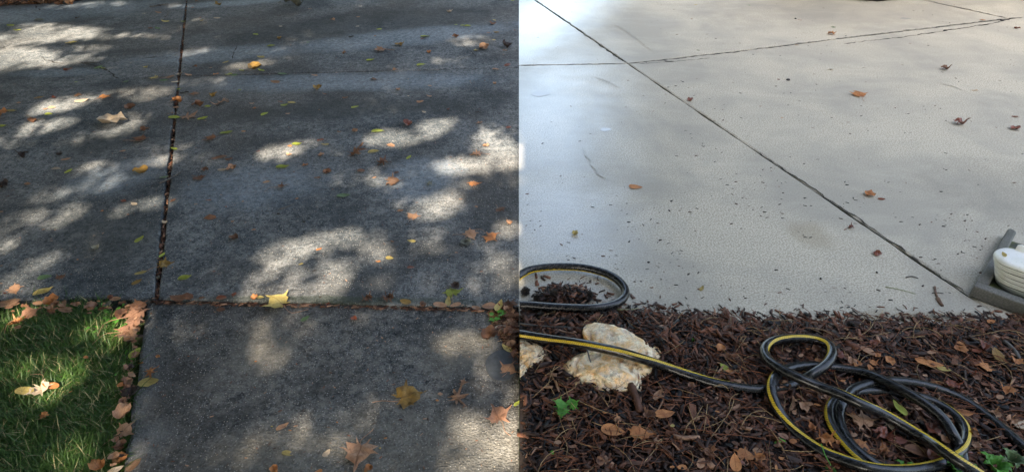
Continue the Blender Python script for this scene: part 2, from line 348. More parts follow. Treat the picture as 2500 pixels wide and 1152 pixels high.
slab('slab', [isect(*Ar, *Bu), isect(*Bu, *Dl), isect(*Dl, *far), isect(*Ar, *far)] if isect(*Ar, *far).x > seam_x(15) else [isect(*Ar, *Bu), isect(*Bu, *Dl), isect(*Dl, *far), SEAM(15), isect(*Ar, SA, SB)], 0, M_PALE, new)
slab('slab', [isect(*Ar, *Bd), isect(*Ar, G(1267, 830), G(2300, 830)), Vector((13, 1.2, 0)), isect(*Bd, *rgt), isect(*Bd, *Dr)], 0, M_PALE, new, bev=.008)
slab('slab', [isect(*Bu, *Dr) , isect(*Bu, *rgt), Vector((13, 15, 0)), isect(*Dr, *far)], 0, M_PALE, new)
for pts, w in (([(2060, 108), (2200, 92), (2330, 73), (2440, 55)], .006), ([(2440, 52), (2470, 46), (2500, 43)], .014), ([(1620, 150), (1635, 152), (1650, 150)], .010), ([(1560, 157), (1640, 152), (1740, 142)], .004), ([(2300, 77), (2400, 62), (2462, 50)], .009)):
    crack(pts, w, new, .0015)
for pts, w in (([(1530, 156), (1700, 138), (1860, 120), (2000, 101), (2200, 77), (2462, 46)], .0075), ([(1267, 160), (1400, 158), (1530, 156)], .004), ([(2250, 0), (2350, 21), (2462, 46)], .009), ([(1305, 0), (1400, 65), (1530, 157)], .006), ([(1850, 370), (2100, 538), (2370, 725)], .004)):
    crack(pts, w, new, .0009)
for pts, w in (([(1422, 362), (1440, 395), (1462, 425), (1492, 445)], .006), ([(1440, 186), (1475, 195), (1522, 218)], .006), ([(1455, 192), (1490, 208), (1515, 221)], .003), ([(2290, 205), (2330, 212), (2365, 226)], .005), ([(2385, 250), (2430, 262)], .004), ([(1500, 60), (1560, 100), (1590, 125)], .005), ([(1895, 175), (1880, 190), (1905, 203)], .004)):
    o = crack(pts, w, new, .0028, M_PALE); o.name = 'trowel_ridge'
M_WATER = NT('thin water layer').set(Base_Color=(.45, .43, .38), Roughness=.08, Specular_IOR_Level=1.0)
for (px, py, rx, ry) in ((1320, 229, 20, 7), (2211, 46, 12, 3), (1478, 317, 12, 4)):
    c_ = G(px, py); k_ = ppm(py); V = [(c_.x + rx / k_ * math.cos(a) * (1 + .2 * math.sin(2 * a + 1)), c_.y + ry * 2.6 / k_ * math.sin(a) * (1 + .2 * math.cos(3 * a)), .0011) for a in np.linspace(0, 2 * math.pi, 25)[:-1]]
    mesh_obj('puddle', V, [tuple(range(24))], M_WATER, new)

# ------------------------------------------------------------------ lawn, beds
def terrain(name, x0, x1, y0, y1, step, zf, mat, clip=None, kind='structure'):
    xs = np.arange(x0, x1 + step, step); ys = np.arange(y0, y1 + step, step)
    V = [(x, y, zf(x, y)) for y in ys for x in xs]; nx = len(xs); F = []
    if clip: V = [clip(*v) for v in V]
    for j in range(len(ys) - 1):
        for i in range(nx - 1): F.append((j * nx + i, j * nx + i + 1, (j + 1) * nx + i + 1, (j + 1) * nx + i))
    o = mesh_obj(name, V, F, mat, smooth=True); return tag(o, kind=kind)
yedge = G(0, 735).y
terrain('lawn_soil', -3.2, G(300, 900).x + .15, .15, yedge + .02, .03, lambda x, y: -.045 + .006 * noise.noise(Vector((x * 8, y * 8, 0))), M_LAWNSOIL)
terrain('far_bed', -12, -2.0, tl.y - 2.2, 9, .15, lambda x, y: (-.05 if y < tp0.y + (x - tp0.x) * (tp1.y - tp0.y) / (tp1.x - tp0.x) else .01) + .02 * noise.noise(Vector((x * 2, y * 2, 0))), M_SOIL)
wr = G(1190, 750)
terrain('side_bed', wr.x - .03, .05, G(1267, 930).y, yedge - .012, .02, lambda x, y: -.03 + .01 * noise.noise(Vector((x * 12, y * 12, 3))), M_SOIL, clip=lambda x, y, z: (min(x, seam_x(y) - .001), y, z))
MB = [(1267, 748), (1400, 748), (1500, 753), (1600, 757), (1700, 765), (1800, 773), (2000, 776), (2200, 779), (2330, 779), (2430, 772), (2500, 782), (2700, 800)]
MBg = [G(*p) for p in MB]
def medge(x):
    for a, b in zip(MBg, MBg[1:]):
        if x <= b.x: t = (x - a.x) / (b.x - a.x); return a.y + (b.y - a.y) * t
    return MBg[-1].y
pile = G(1375, 728)
def mulch_z(x, y):
    d = medge(x) + .006 - y
    z = -.012 + .028 * min(1, max(0, d / .12)) if d > -.02 else -.03
    z += .008 * noise.noise(Vector((x * 9, y * 9, 5))) * min(1, max(0, d / .05))
    r2 = ((x - pile.x) / .10) ** 2 + ((y - pile.y) / .05) ** 2
    if r2 < 1: z = max(z, .0) + .022 * (1 - r2)
    return z
terrain('mulch_bed', -.03, 3.4, -.1, 1.62, .02, mulch_z, M_MULCHBED, clip=lambda x, y, z: (max(x, seam_x(y) + .001), y, z))
mulch_bed = bpy.data.objects['mulch_bed']

# ------------------------------------------------------------------ bark chips
def chip_template(seed):
    r = random.Random(seed); segs = 3; V = []; F = []
    w = .5 * r.choice([.12, .18, .25, .38, .55]); bend = r.uniform(-.15, .15); tw = r.uniform(-.6, .6); th = r.uniform(.03, .07)
    for i in range(segs + 1):
        s = i / segs - .5; ww = w * (1 - abs(s) * r.uniform(.2, 1.2)) * r.uniform(.75, 1.1); zc = bend * s * s * 2; a = tw * s
        off_ = r.uniform(-.03, .03)
        for (yy, zz) in ((-ww, -th), (ww, -th * .6), (ww * .8, th), (-ww * .9, th * .8)):
            V.append((s + r.uniform(-.05, .05) * (i in (0, segs)), off_ + yy * math.cos(a) - zz * math.sin(a), zc + yy * math.sin(a) + zz * math.cos(a)))
    for i in range(segs):
        for k in range(4): F.append((4 * i + k, 4 * i + (k + 1) % 4, 4 * i + 4 + (k + 1) % 4, 4 * i + 4 + k))
    F.append((3, 2, 1, 0)); e = 4 * segs; F.append((e, e + 1, e + 2, e + 3))
    return np.array(V), np.array(F)
CHIPS = [chip_template(i) for i in range(14)]
def rotmat(az, tilt, roll):
    return np.array(Matrix.Rotation(az, 3, 'Z') @ Matrix.Rotation(tilt, 3, 'Y') @ Matrix.Rotation(roll, 3, 'X'))
def scatter(name, items, mats, templates, parent=None):   # items: (x,y,z,az,tilt,roll,len,template,mat)
    Vs, Fs, Ms = [], [], []; base = 0
    for (x, y, z, az, ti, ro, ln, k, m) in items:
        v, f = templates[k]; Vs.append((v * ln) @ rotmat(az, ti, ro).T + (x, y, z)); Fs.append(f + base); Ms.append(np.full(len(f), m)); base += len(v)
    o = big_mesh(name, np.concatenate(Vs), np.concatenate(Fs), mats, np.concatenate(Ms), parent=parent); return tag(o, kind='stuff')
def in_view(x, y, m=40):
    a, b = PX(x, y); return -m < a < 2500 + m and -m < b < 1152 + m
def rand_chip(x, y, z, big=1.0):
    ln = big * random.choice([.008, .011, .014, .018, .024, .034]) * random.uniform(.8, 1.3)
    return (x, y, z, random.gauss(0, 1) if random.random() < .5 else random.uniform(0, 6.28), random.gauss(0, .22), random.gauss(0, .5), ln, random.randrange(14), random.choices(range(5), [4, 5, 2.4, .6, 3])[0])
items = []
while len(items) < 19000:
    x = random.uniform(0, 2.3); y = random.uniform(.25, 1.5); d = medge(x) - y
    if x < seam_x(y) + .012 or not in_view(x, y, 120): continue
    if d < 0 and random.random() > math.exp(d / .0045) : continue
    if d < -.06: continue
    items.append(rand_chip(x, y, max(mulch_z(x, y), 0 if d < 0 else -1) + random.uniform(.001, .014)))
for _ in range(420):   # small heap spilled on the slab
    a = random.uniform(0, 6.28); r = random.random() ** .6; x = pile.x + .115 * r * math.cos(a); y = pile.y + .05 * r * math.sin(a)
    if x > seam_x(y) + .012: items.append(rand_chip(x, y, mulch_z(x, y) * .9 + .006 + random.uniform(0, .012), .9))
scatter('bark_mulch', items, BARKS, CHIPS)
chip_me = []
for k, (v, f) in enumerate(CHIPS):
    me = bpy.data.meshes.new('bark_chip'); me.from_pydata([tuple(p) for p in v], [], [tuple(q) for q in f]); me.materials.append(BARKS[k % 4 if random.random() < .8 else 1]); chip_me.append(me)
k = 0
while k < 290:
    x = random.uniform(0, 1.7); y = random.uniform(.55, 1.42)
    if x < seam_x(y) + .04 or not in_view(x, y, 0) or y > medge(x) - .02: continue
    o = bpy.data.objects.new('bark_chip', chip_me[k % 14]); o.location = (x, y, mulch_z(x, y) + random.uniform(.010, .018))
    o.rotation_euler = (random.gauss(0, .35), random.gauss(0, .15), random.uniform(0, 6.28)); ln = random.uniform(.025, .055); o.scale = (ln, ln * random.uniform(.4, .75), ln * .9)
    link(o, mulch_bed); k += 1
# pine needles: thin bent strands
def strand(p, az, ln, w, lift, bend):
    V = []; F = []
    for i in range(5):
        s = i / 4; a = az + bend * (s - .5); q = (p[0] + math.cos(a) * ln * (s - .5), p[1] + math.sin(a) * ln * (s - .5), p[2] + lift * 4 * s * (1 - s))
        nx, ny = -math.sin(a) * w, math.cos(a) * w; V += [(q[0] + nx, q[1] + ny, q[2]), (q[0] - nx, q[1] - ny, q[2]), (q[0], q[1], q[2] + w * 1.6)]
    for i in range(4):
        for k in range(3): F.append((3 * i + k, 3 * i + (k + 1) % 3, 3 * i + 3 + (k + 1) % 3, 3 * i + 3 + k))
    return np.array(V), np.array(F)
def strands(name, lst, mats):
    Vs, Fs, Ms, b = [], [], [], 0
    for (args, m) in lst:
        v, f = strand(*args); Vs.append(v); Fs.append(f + b); Ms.append(np.full(len(f), m)); b += len(v)
    return tag(big_mesh(name, np.concatenate(Vs), np.concatenate(Fs), mats, np.concatenate(Ms)), kind='stuff')
L = []
while len(L) < 800:
    x = random.uniform(0, 1.8); y = random.uniform(.45, 1.42)
    if x < seam_x(y) + .06 or not in_view(x, y) or y > medge(x) + .01: continue
    L.append((((x, y, mulch_z(x, y) + .016), random.uniform(0, 6.28), random.uniform(.03, .11), .0007 + .0004 * random.random(), random.uniform(0, .01), random.uniform(-.6, .6)), 0 if random.random() < .75 else 1))
strands('pine_needles', L, [M_NEEDLE, M_STRAW])
# side bed litter on the left
L = []
while len(L) < 220:
    x = random.uniform(-.1, .01); y = random.uniform(.9, yedge - .02)
    a, b = PX(x, y)
    if a > 1262 or a < 1190 + (b - 750) * .5 or b < 752 or b > 900: continue
    L.append((((x, y, -.02 + random.uniform(0, .012)), random.uniform(0, 6.28), random.uniform(.02, .045), .0007, .003, random.uniform(-.6, .6)), 0 if random.random() < .8 else 1))
strands('pine_straw', L, [M_NEEDLE, M_STRAW])

# debris specks on the pale drive, in the old joints
it = []
for _ in range(3200):
    px = random.uniform(1275, 2500); py = random.triangular(0, 790, 700) if random.random() < .75 else random.uniform(0, 300)
    if px < 1600 and py < 500 and random.random() < .6: continue
    p = G(px, py)
    if p.y < medge(p.x): continue
    if noise.noise(Vector((p.x * 2.6, p.y * 2.6, 2))) + noise.noise(Vector((p.x * 9, p.y * 9, 6))) * .6 < random.uniform(-.35, .45): continue
    ln = random.choice([.0025, .003, .004, .005, .008, .013]); it.append((p.x, p.y, .0012, random.gauss(.2, .7), 0, random.uniform(-.5, .5), ln, random.randrange(14), random.choices([0, 4, 1, 2], [4, 4, 2, 1])[0]))
for _ in range(170):
    px = random.uniform(1285, 2480); x = G(px, 770).x; y = medge(x) + abs(random.gauss(0, .025)); 
    it.append((x, y, .003, random.uniform(0, 6.28), 0, 0, random.uniform(.008, .026), random.randrange(14), random.choice([0, 1, 2])))
for _ in range(45):
    p = G(random.uniform(1290, 1500), random.uniform(675, 745)); it.append((p.x, p.y, .003, random.uniform(0, 6.28), 0, 0, random.uniform(.008, .03), random.randrange(14), random.choice([0, 1, 2])))
scatter('drive_litter', [i for i in it if i[0] > seam_x(i[1]) + .012], BARKS, CHIPS)
it = []
for _ in range(900):
    t = random.random() ** 1.3; p = gA.lerp(gB, t); it.append((p.x + random.gauss(0, .004), p.y, random.uniform(-.024, -.003), random.gauss(1.5, .8), random.gauss(0, .3), random.gauss(0, .6), random.uniform(.008, .022), random.randrange(14), random.choices(range(4), [2, 3, 3, 3])[0]))
for _ in range(160):
    p = cj0.lerp(cj1, random.random()); it.append((p.x, p.y + random.gauss(0, .004), -.006, random.gauss(0, .6), 0, 0, random.uniform(.01, .03), random.randrange(14), random.choice([1, 2, 3])))
for _ in range(900):
    p = G(random.uniform(0, 1262), random.uniform(0, 1152))
    if PX(p.x, p.y)[0] < 350 and PX(p.x, p.y)[1] > 728: continue
    zz = .001 if p.y > yedge else -.011
    it.append((p.x, p.y, zz, random.uniform(0, 6.28), 0, random.uniform(-.5, .5), random.uniform(.003, .010), random.randrange(14), random.choices(range(4), [2, 3, 3, 4])[0]))
for _ in range(260):   # along the step to the walkway
    px = random.uniform(370, 1190); p = G(px, 731 + (px - 370) * .0225 + random.uniform(-2, 5)); it.append((p.x, p.y, -.008, random.gauss(0, .5), 0, 0, random.uniform(.008, .024), random.randrange(14), random.choice([1, 2, 3, 0])))
for _ in range(500):
    px = random.uniform(1192, 1262); py = random.uniform(752, 890)
    if px < 1190 + (py - 750) * .5: continue
    p = G(px, py); it.append((p.x, p.y, -.02 + random.uniform(0, .01), random.uniform(0, 6.28), 0, .3, random.uniform(.01, .03), random.randrange(14), random.choice([1, 2, 3, 0])))
scatter('joint_litter', [i for i in it if i[0] < seam_x(i[1]) - .008], BARKS, CHIPS)
it = []
for _ in range(500):
    px = random.uniform(0, 200); p = G(px, 14 - px * .07 - random.uniform(0, 14)); it.append((p.x, p.y, .012, random.uniform(0, 6.28), random.gauss(0, .3), 0, random.uniform(.03, .1), random.randrange(14), random.choice([1, 2, 3, 3, 0])))
scatter('far_bed_litter', it, BARKS, CHIPS)

# ------------------------------------------------------------------ where the sun gets through the leaves (ellipses measured on the ground)
LIT = [(130,85,130,16,-3,1),(45,92,50,12,0,1),(250,85,55,12,0,.55),(35,145,85,24,-4,1),(165,148,95,11,-8,.75),(195,122,80,9,-5,.55),(110,64,65,7,0,.6),(15,115,60,16,0,.6),
 (345,88,18,6,0,.5),(390,90,24,6,0,.5),(210,14,100,6,-3,.5),(430,14,30,5,0,.5),(150,255,70,15,-12,.85),(250,235,110,11,-8,.6),(370,230,42,13,-10,.75),(110,310,62,14,-10,.75),
 (40,320,40,9,-5,.5),(300,305,55,18,-20,.75),(30,348,60,8,0,.35),(200,335,55,12,-20,.35),(235,408,36,12,0,.7),(390,393,55,11,-8,.75),(475,392,26,8,0,.4),(210,462,85,14,-15,.6),
 (150,528,55,18,-20,.55),(75,525,36,12,0,.55),(345,505,65,15,-12,.75),(8,590,26,32,0,.65),(70,650,85,15,-15,.5),(20,695,60,18,0,.65),(80,700,80,10,0,.4),
 (470,125,48,9,-5,.35),(605,160,55,8,-8,.7),(690,140,38,6,0,.45),(490,200,60,9,0,.35),(1150,100,48,12,0,.55),(1110,150,50,9,0,.35),(720,78,30,5,0,.2),(1030,30,40,5,0,.2),(655,155,30,8,0,.3),
 (530,382,55,13,0,.35),(680,372,44,16,-8,.95),(745,350,42,9,0,.5),(955,338,60,18,-3,1),(1050,318,55,20,-22,1),(1200,335,50,26,-20,.85),(1240,372,44,24,0,1),(1150,402,85,17,-3,1),
 (1110,412,48,15,0,.7),(1235,400,44,14,0,1),(1130,452,36,9,0,.7),(1240,440,28,8,0,.4),(835,440,34,9,0,.5),(915,440,34,12,0,.6),(955,452,26,8,0,.6),(1065,508,58,23,-10,.9),(1100,480,34,13,0,.6),(1000,500,45,10,0,.4),
 (1245,560,30,18,0,.85),(1190,590,28,12,0,.5),(1050,572,50,11,0,.65),(1062,605,42,12,0,.65),(835,578,45,17,-12,1),(720,612,110,24,-16,.9),(900,590,42,20,0,.75),(930,622,28,20,0,.8),(605,675,55,22,-25,.85),
 (660,650,50,20,-20,.75),(740,655,70,22,-15,.35),(860,640,40,20,0,.4),(820,675,32,32,0,1),(770,706,95,15,-6,.9),(655,712,70,10,-10,.7),(930,695,36,14,0,.55),(1060,692,38,15,0,.6),(1150,698,28,14,0,.5),(1200,648,50,22,-20,.65),(1235,680,28,24,0,.6),(1190,628,40,8,0,.3),
 (635,815,46,30,0,.45),(660,875,44,32,0,.5),(860,790,30,12,0,.6),(1140,848,52,18,0,.95),(1090,825,40,12,0,.6),(1155,800,42,18,0,.45),(1190,890,30,18,0,.4),(470,810,40,12,0,.35),(480,955,30,12,0,.55),(430,790,26,10,0,.3),
 (850,1010,200,26,-8,.28),(720,1080,220,34,-8,.34),(960,1090,120,40,0,.4),(1120,1060,120,45,0,.65),(1240,1100,50,70,0,1),(1255,1030,22,60,0,.95),(1180,1145,110,28,0,1),(1190,935,45,20,0,.45),(1250,960,26,20,0,.5),(500,1130,120,20,0,.2),
 (25,765,50,14,0,.85),(80,752,40,12,0,.6),(255,810,50,34,0,.9),(320,775,28,24,0,.95),(95,900,75,24,0,.85),(165,912,45,24,0,1),(150,1060,120,12,-20,.15),(240,950,40,10,0,.3),(60,1090,60,16,0,.25),(75,950,40,14,0,1),(35,795,36,9,0,.4),(125,960,36,14,0,.9),(215,870,30,8,0,.4),(190,1110,55,30,0,.6),(305,1010,16,60,0,.6),(300,930,14,16,0,.8),
 (270,740,40,8,0,.5),(340,1020,20,50,0,.2),(350,800,14,40,0,.35)]
E = np.array([(a, b, c, d, R(e), f) for a, b, c, d, e, f in LIT])
def lit(px, py):
    dx = px[:, None] - E[:, 0]; dy = py[:, None] - E[:, 1]; ca, sa = np.cos(E[:, 4]), np.sin(E[:, 4])
    u = (dx * ca + dy * sa) / E[:, 2]; v = (-dx * sa + dy * ca) / E[:, 3]; r = np.sqrt(u * u + v * v)
    return np.clip((1.36 - r) / .36, 0, 1).__mul__(E[:, 5] ** 1.12).max(axis=1)
def canopy_quads(P, size, flat=.5):
    N = len(P); nrm = rng.normal(size=(N, 3)) * .6 + np.array(S) * flat * 2; nrm /= np.linalg.norm(nrm, axis=1)[:, None]
    a = np.cross(nrm, rng.normal(size=(N, 3))); a /= np.linalg.norm(a, axis=1)[:, None]; b = np.cross(nrm, a)
    s = size * rng.uniform(.7, 1.3, N)[:, None]
    V = np.stack([P - a * s, P + b * s * .55, P + a * s * .9, P - b * s * .55], 1).reshape(-1, 3); return V, np.arange(4 * N).reshape(-1, 4)
Sn = np.array(S)
def canopy():
    Vs, Fs = [], []; base = 0
    # the part whose shade lies in front of us
    N = 330000; gx = rng.uniform(-6.2, .6, N); gy = rng.uniform(.2, 6.6, N); z = rng.uniform(3.0, 6.4, N)
    d = gy * CP + CAM_H * SP; px = 1250 + FPX * gx / d; py = 576 + FPX * (-gy * SP + CAM_H * CP) / d
    near = gy > .55
    T = lit(px, py)
    T = np.where(near, T, 0); br = np.array([noise.noise(Vector((a * 6.0, b * 4.5, 9.1))) for a, b in zip(gx, gy)]); T = T * np.clip(1.25 + 1.9 * br, .15, 1)
    # the very weak dapple between
    wk_ = np.array([noise.noise(Vector((a * 3.1, b * 3.1, 4.4))) for a, b in zip(gx[::1], gy[::1])])
    T = np.maximum(T, np.clip((wk_ - .18) * .35, 0, .12))
    keep = rng.random(N) > np.clip(1 + np.log(np.maximum(T, 1e-4)) / 4.8, 0, 1)
    t = z / Sn[2]; P = np.stack([gx + Sn[0] * t, gy + Sn[1] * t, z], 1)[keep]
    v, f = canopy_quads(P, .028, .9); Vs.append(v); Fs.append(f); base += len(v)
    # the wider crown, unseen; added to block skylight from the old driveway
    N = 110000; P = np.stack([rng.uniform(-13, .9, N), rng.uniform(-9, 13, N), rng.uniform(2.1, 6.8, N)], 1)
    t = P[:, 2] / Sn[2]; gx = P[:, 0] - Sn[0] * t; gy = P[:, 1] - Sn[1] * t
    out = (gy > 6.7) | (gy < .1) | (gx < -6.3) | (gx > SEAM_K * (gy * CP + CAM_H * SP) + .15)
    out &= (P[:, 1] < 3.2) | (P[:, 0] < -.3); out &= (P[:, 2] > 2.9) | (P[:, 0] > .05) | (P[:, 0] < -6)
    lump = np.array([noise.noise(Vector(p) * .45) for p in P]); out &= (lump > -.40)
    v, f = canopy_quads(P[out], .14, .2); Vs.append(v); Fs.append(f + base)
    return np.concatenate(Vs), np.concatenate(Fs)
def tube(pts, radii, seg=10):
    V, F = [], []; pts = [Vector(p) for p in pts]; up = Vector((0, 0, 1))
    for i, p in enumerate(pts):
        d = (pts[min(i + 1, len(pts) - 1)] - pts[max(i - 1, 0)]).normalized(); a = d.orthogonal().normalized() if i == 0 else (A - d * A.dot(d)).normalized(); A = a; b = d.cross(a)
        for k in range(seg): t = 2 * math.pi * k / seg; V.append(p + (a * math.cos(t) + b * math.sin(t)) * radii[i])
    for i in range(len(pts) - 1):
        for k in range(seg): F.append((i * seg + k, i * seg + (k + 1) % seg, (i + 1) * seg + (k + 1) % seg, (i + 1) * seg + k))
    F.append(tuple(range(seg))[::-1]); F.append(tuple((len(pts) - 1) * seg + k for k in range(seg))); return V, F
def limb_set(root_obj, base, top, r, seed, spread):
    rr = random.Random(seed); V, F = tube([base, base + (top - base) * .35 + Vector((.1, .05, 0)), base + (top - base) * .7, top], [r, r * .8, r * .6, r * .35], 12)
    tr = mesh_obj('trunk', V, F, M_TRUNK, root_obj, smooth=True)
    for i in range(8):
        s = base.lerp(top, rr.uniform(.5, .95)); a = i * .785 + rr.uniform(-.3, .3); e = s + Vector((math.cos(a) * spread * rr.uniform(.6, 1), math.sin(a) * spread * rr.uniform(.6, 1), rr.uniform(.5, 1.6)))
        V, F = tube([s, s.lerp(e, .5) + Vector((0, 0, .3)), e], [r * .35, r * .2, r * .06], 8); mesh_obj('limb', V, F, M_TRUNK, tr, smooth=True)
t = empty('shade_tree', (-7.2, -4.5, 0), 'big leafy shade tree standing beside the old driveway', 'tree')
cv, cf = canopy(); o = big_mesh('crown', cv - np.array([-7.2, -4.5, 0]), cf, [M_CANOPY], parent=t); tag(o, kind='stuff')
limb_set(t, Vector((0, 0, -.1)), Vector((1.0, .6, 5.2)), .26, 3, 4.0)
t = empty('shade_tree', (9.5, 10.5, 0), 'broad unseen tree added to darken the far end of the pale driveway', 'tree')
N = 26000; P = np.stack([rng.uniform(1.4, 10, N), rng.uniform(4.6, 12.5, N), rng.uniform(3.6, 6.6, N)], 1)  # crown added to block sky light over the far slabs
lump = np.array([noise.noise(Vector(p) * .5) for p in P]); P = P[(lump > -.25) & (P[:, 0] > .22 * P[:, 1] + .5)]
v, f = canopy_quads(P - np.array([9.5, 10.5, 0]), .15, .2); tag(big_mesh('crown', v, f, [M_CANOPY], parent=t), kind='stuff')
limb_set(t, Vector((0, 0, -.1)), Vector((-.8, -.5, 5.0)), .22, 5, 3.4)
# unseen trees across the drive; those around the car added to dim it
def far_tree(x, y, hgt, w, seed, label):
    t = empty('background_tree', (x, y, -.1), label, 'tree', 'trees beyond the driveway'); r = np.random.default_rng(seed); N = 4200
    P = r.normal(size=(N, 3)); P /= np.linalg.norm(P, axis=1)[:, None]; rad = r.uniform(.55, 1, N) ** .5
    lump = np.array([noise.noise(Vector(p) * 2.2 + Vector((seed, 0, 0))) for p in P]); rad *= 1 + lump * .55
    P = P * rad[:, None] * np.array([w, w, hgt * .38]) + np.array([0, 0, hgt * .62])
    v, f = canopy_quads(P, .22, .1); o = big_mesh('crown', v, f, [M_CANOPY], parent=t); tag(o, kind='stuff'); limb_set(t, Vector((0, 0, 0)), Vector((.2, 0, hgt * .7)), hgt * .03, seed, w * .6)
far_tree(-15, 24, 11, 5, 1, 'tall round tree left of the old driveway beyond the far bed')
far_tree(-6.5, 26, 13, 5, 2, 'tallest leafy tree straight beyond the old driveway')
far_tree(7.5, 13.5, 8.5, 3.2, 8, 'round dense tree added just beyond the parked car to darken the drive')
far_tree(13, 11.5, 8.5, 3.2, 9, 'round dense tree added right of the parked car to darken the pale drive')
far_tree(9.8, 20, 12, 5, 7, 'tall tree added behind the parked car to dim the sky sheen')
far_tree(17, 20, 11, 5, 4, 'broad tree added right of the parked car at the far side to dim the sheen')
far_tree(23, 24, 11, 5, 5, 'last tree at the far right behind the pale driveway')

# ------------------------------------------------------------------ unseen house, placed so its corner keeps sun off the pale drive
M_SIDE = mat_plain('off white siding', (.78, .77, .73), .6, .05, 3); M_TRIM = mat_plain('white trim paint', (.78, .78, .76), .45, .03, 5); M_ROOF = mat_plain('dark shingle', (.06, .055, .05), .9, .3, 8)
M_GLASS = NT('window glass').set(Base_Color=(.03, .035, .04), Roughness=.05, Specular_IOR_Level=.8)
hx = seam_x(-3.0); HH = 7.85
house = empty('house', (hx + 4.5, -3.0, 0), 'unseen off white two storey house, placed to shade the pale drive', 'house')
def hpart(name, x0, x1, y0, y1, z0, z1, m, par=house, off_=Vector((hx + 4.5, -3.0, 0))):
    return box(name, x0 - off_.x, x1 - off_.x, y0 - off_.y, y1 - off_.y, z0, z1, m, par)
wl = hpart('wall', hx, hx + 9, -9.7, -3.0, -.1, HH, M_SIDE)
V, F = [], []
for i in range(int(HH / .15)):
    z = i * .15 + .1
    b = len(V); y = 0; V += [(-4.49, y + .002, z + .15), (4.49, y + .002, z + .15), (4.49, y + .018, z), (-4.49, y + .018, z), (-4.49, y + .001, z), (4.49, y + .001, z)]; F += [(b, b + 1, b + 2, b + 3), (b + 3, b + 2, b + 5, b + 4)]
sd = mesh_obj('siding', V, F, M_SIDE, house); tag(sd, kind='stuff')
V = [(-4.5, -6.9, HH + .002), (4.7, -6.9, HH + .002), (4.7, .25, HH + .002), (-4.5, .25, HH + .002), (-4.5, -3.3, HH + 1.2), (4.7, -3.3, HH + 1.2)]
mesh_obj('roof', V, [(0, 3, 2, 1), (3, 4, 5, 2), (0, 1, 5, 4), (0, 4, 3), (1, 2, 5)], M_ROOF, house)
for wx in (1.9, 4.6, 7.2):
    for wz in (.9, 3.9):
        w_ = hpart('window', hx + wx - .5, hx + wx + .5, -3.0, -2.96, wz, wz + 1.4, M_TRIM); hpart('pane', hx + wx - .43, hx + wx + .43, -2.962, -2.954, wz + .07, wz + 1.33, M_GLASS, w_, Vector((hx + 4.5, -3.0, 0)))

# parked car beyond the top edge: only the foot of a tyre shows
def car():
    c0 = G(2150, 9); cx, cy = c0.x, c0.y + .02
    M_BODY = NT('dark car paint').set(Base_Color=(.03, .035, .045), Roughness=.25, Coat_Weight=.8, Coat_Roughness=.05); M_TYRE = mat_plain('tyre rubber', (.018, .018, .018), .8, .2, 60); M_RIM = mat_plain('alloy rim', (.45, .45, .46), .3, .05, 20, Metallic=.9)
    root = empty('parked_car', (cx, cy, 0), 'dark parked car whose tyre foot just shows at the top of the pale drive', 'car')
    prof = [(-.85, .25), (-.95, .45), (-.92, .75), (-.55, .93), (.35, 1.0), (.95, 1.42), (2.5, 1.45), (3.3, 1.02), (3.75, .92), (3.8, .5), (3.7, .27)]
    V, F = [], []; n_ = len(prof)
    for yy, k in ((.0, .94), (.1, 1.0), (1.65, 1.0), (1.75, .94)):
        for (x, z) in prof: V.append((1.42 + (x - 1.42) * k, yy + (.16 if z > 1.1 else 0) * (1 if yy < 1 else -1), .25 + (z - .25) * (k if z < 1.1 else 1)))
    for j in range(3):
        for i in range(n_): F.append((j * n_ + i, j * n_ + (i + 1) % n_, (j + 1) * n_ + (i + 1) % n_, (j + 1) * n_ + i))
    F.append(tuple(range(n_))[::-1]); F.append(tuple(3 * n_ + i for i in range(n_)))
    mesh_obj('body', V, F, M_BODY, root, smooth=False)
    mesh_obj('side_window', [(.95, .12, 1.03), (2.6, .12, 1.03), (2.35, .145, 1.36), (1.15, .145, 1.36)], [(0, 1, 2, 3)], M_GLASS, root)
    for wx in (0, 2.75):
        for wy in (.02, 1.53):
            V, F = [], []; pr = [(0, .2), (-.0, .29), (.02, .325), (.18, .325), (.2, .29), (.2, .2)]
            for k in range(32):
                a = k * math.pi / 16
                for (yy, rr) in pr: V.append((wx + rr * math.cos(a), wy + yy, .325 + rr * math.sin(a)))
            for k in range(32):
                for j in range(5): F.append((k * 6 + j, ((k + 1) % 32) * 6 + j, ((k + 1) % 32) * 6 + j + 1, k * 6 + j + 1))
            w_ = mesh_obj('wheel', V, F, M_TYRE, root, smooth=True)
            V = [(wx + .2 * math.cos(k * math.pi / 12), wy + .03, .325 + .2 * math.sin(k * math.pi / 12)) for k in range(24)]; mesh_obj('rim', V, [tuple(range(24))], M_RIM, w_)
car()

# ------------------------------------------------------------------ downspout end and splash block
M_SPL = NT('weathered splash block'); nn = M_SPL; ff = nn.noise(200, 3, .7); mm = nn.noise(9, 4)
cc = nn.mix(nn.ramp(ff, [(.35, 0), (.65, 1)]), (.085, .082, .072), (.17, .165, .15)); cc = nn.mix(nn.ramp(mm, [(.45, 0), (.7, .7)]), cc, (.09, .09, .07))
M_SPL = nn.set(Base_Color=cc, Roughness=.7, Normal=nn.bump(ff, .8, .002))
nn = NT('mossy wet trough'); mm = nn.noise(28, 4); cc = nn.mix(nn.ramp(mm, [(.42, 0), (.6, 1)]), (.05, .055, .05), (.10, .115, .04)); cc = nn.mix(nn.ramp(nn.noise(60, 3), [(.6, 0), (.7, .6)]), cc, (.2, .21, .2))
M_MOSS = nn.set(Base_Color=cc, Roughness=.35, Normal=nn.bump(mm, .8, .004))
zt = .046
c1 = G(2378, 697, zt); c2 = G(2500, 742, zt); c3 = G(2462, 556, zt)
fd = (c2 - c1).normalized(); ld = (c3 - c1); LL = ld.length; ld = ld.normalized()
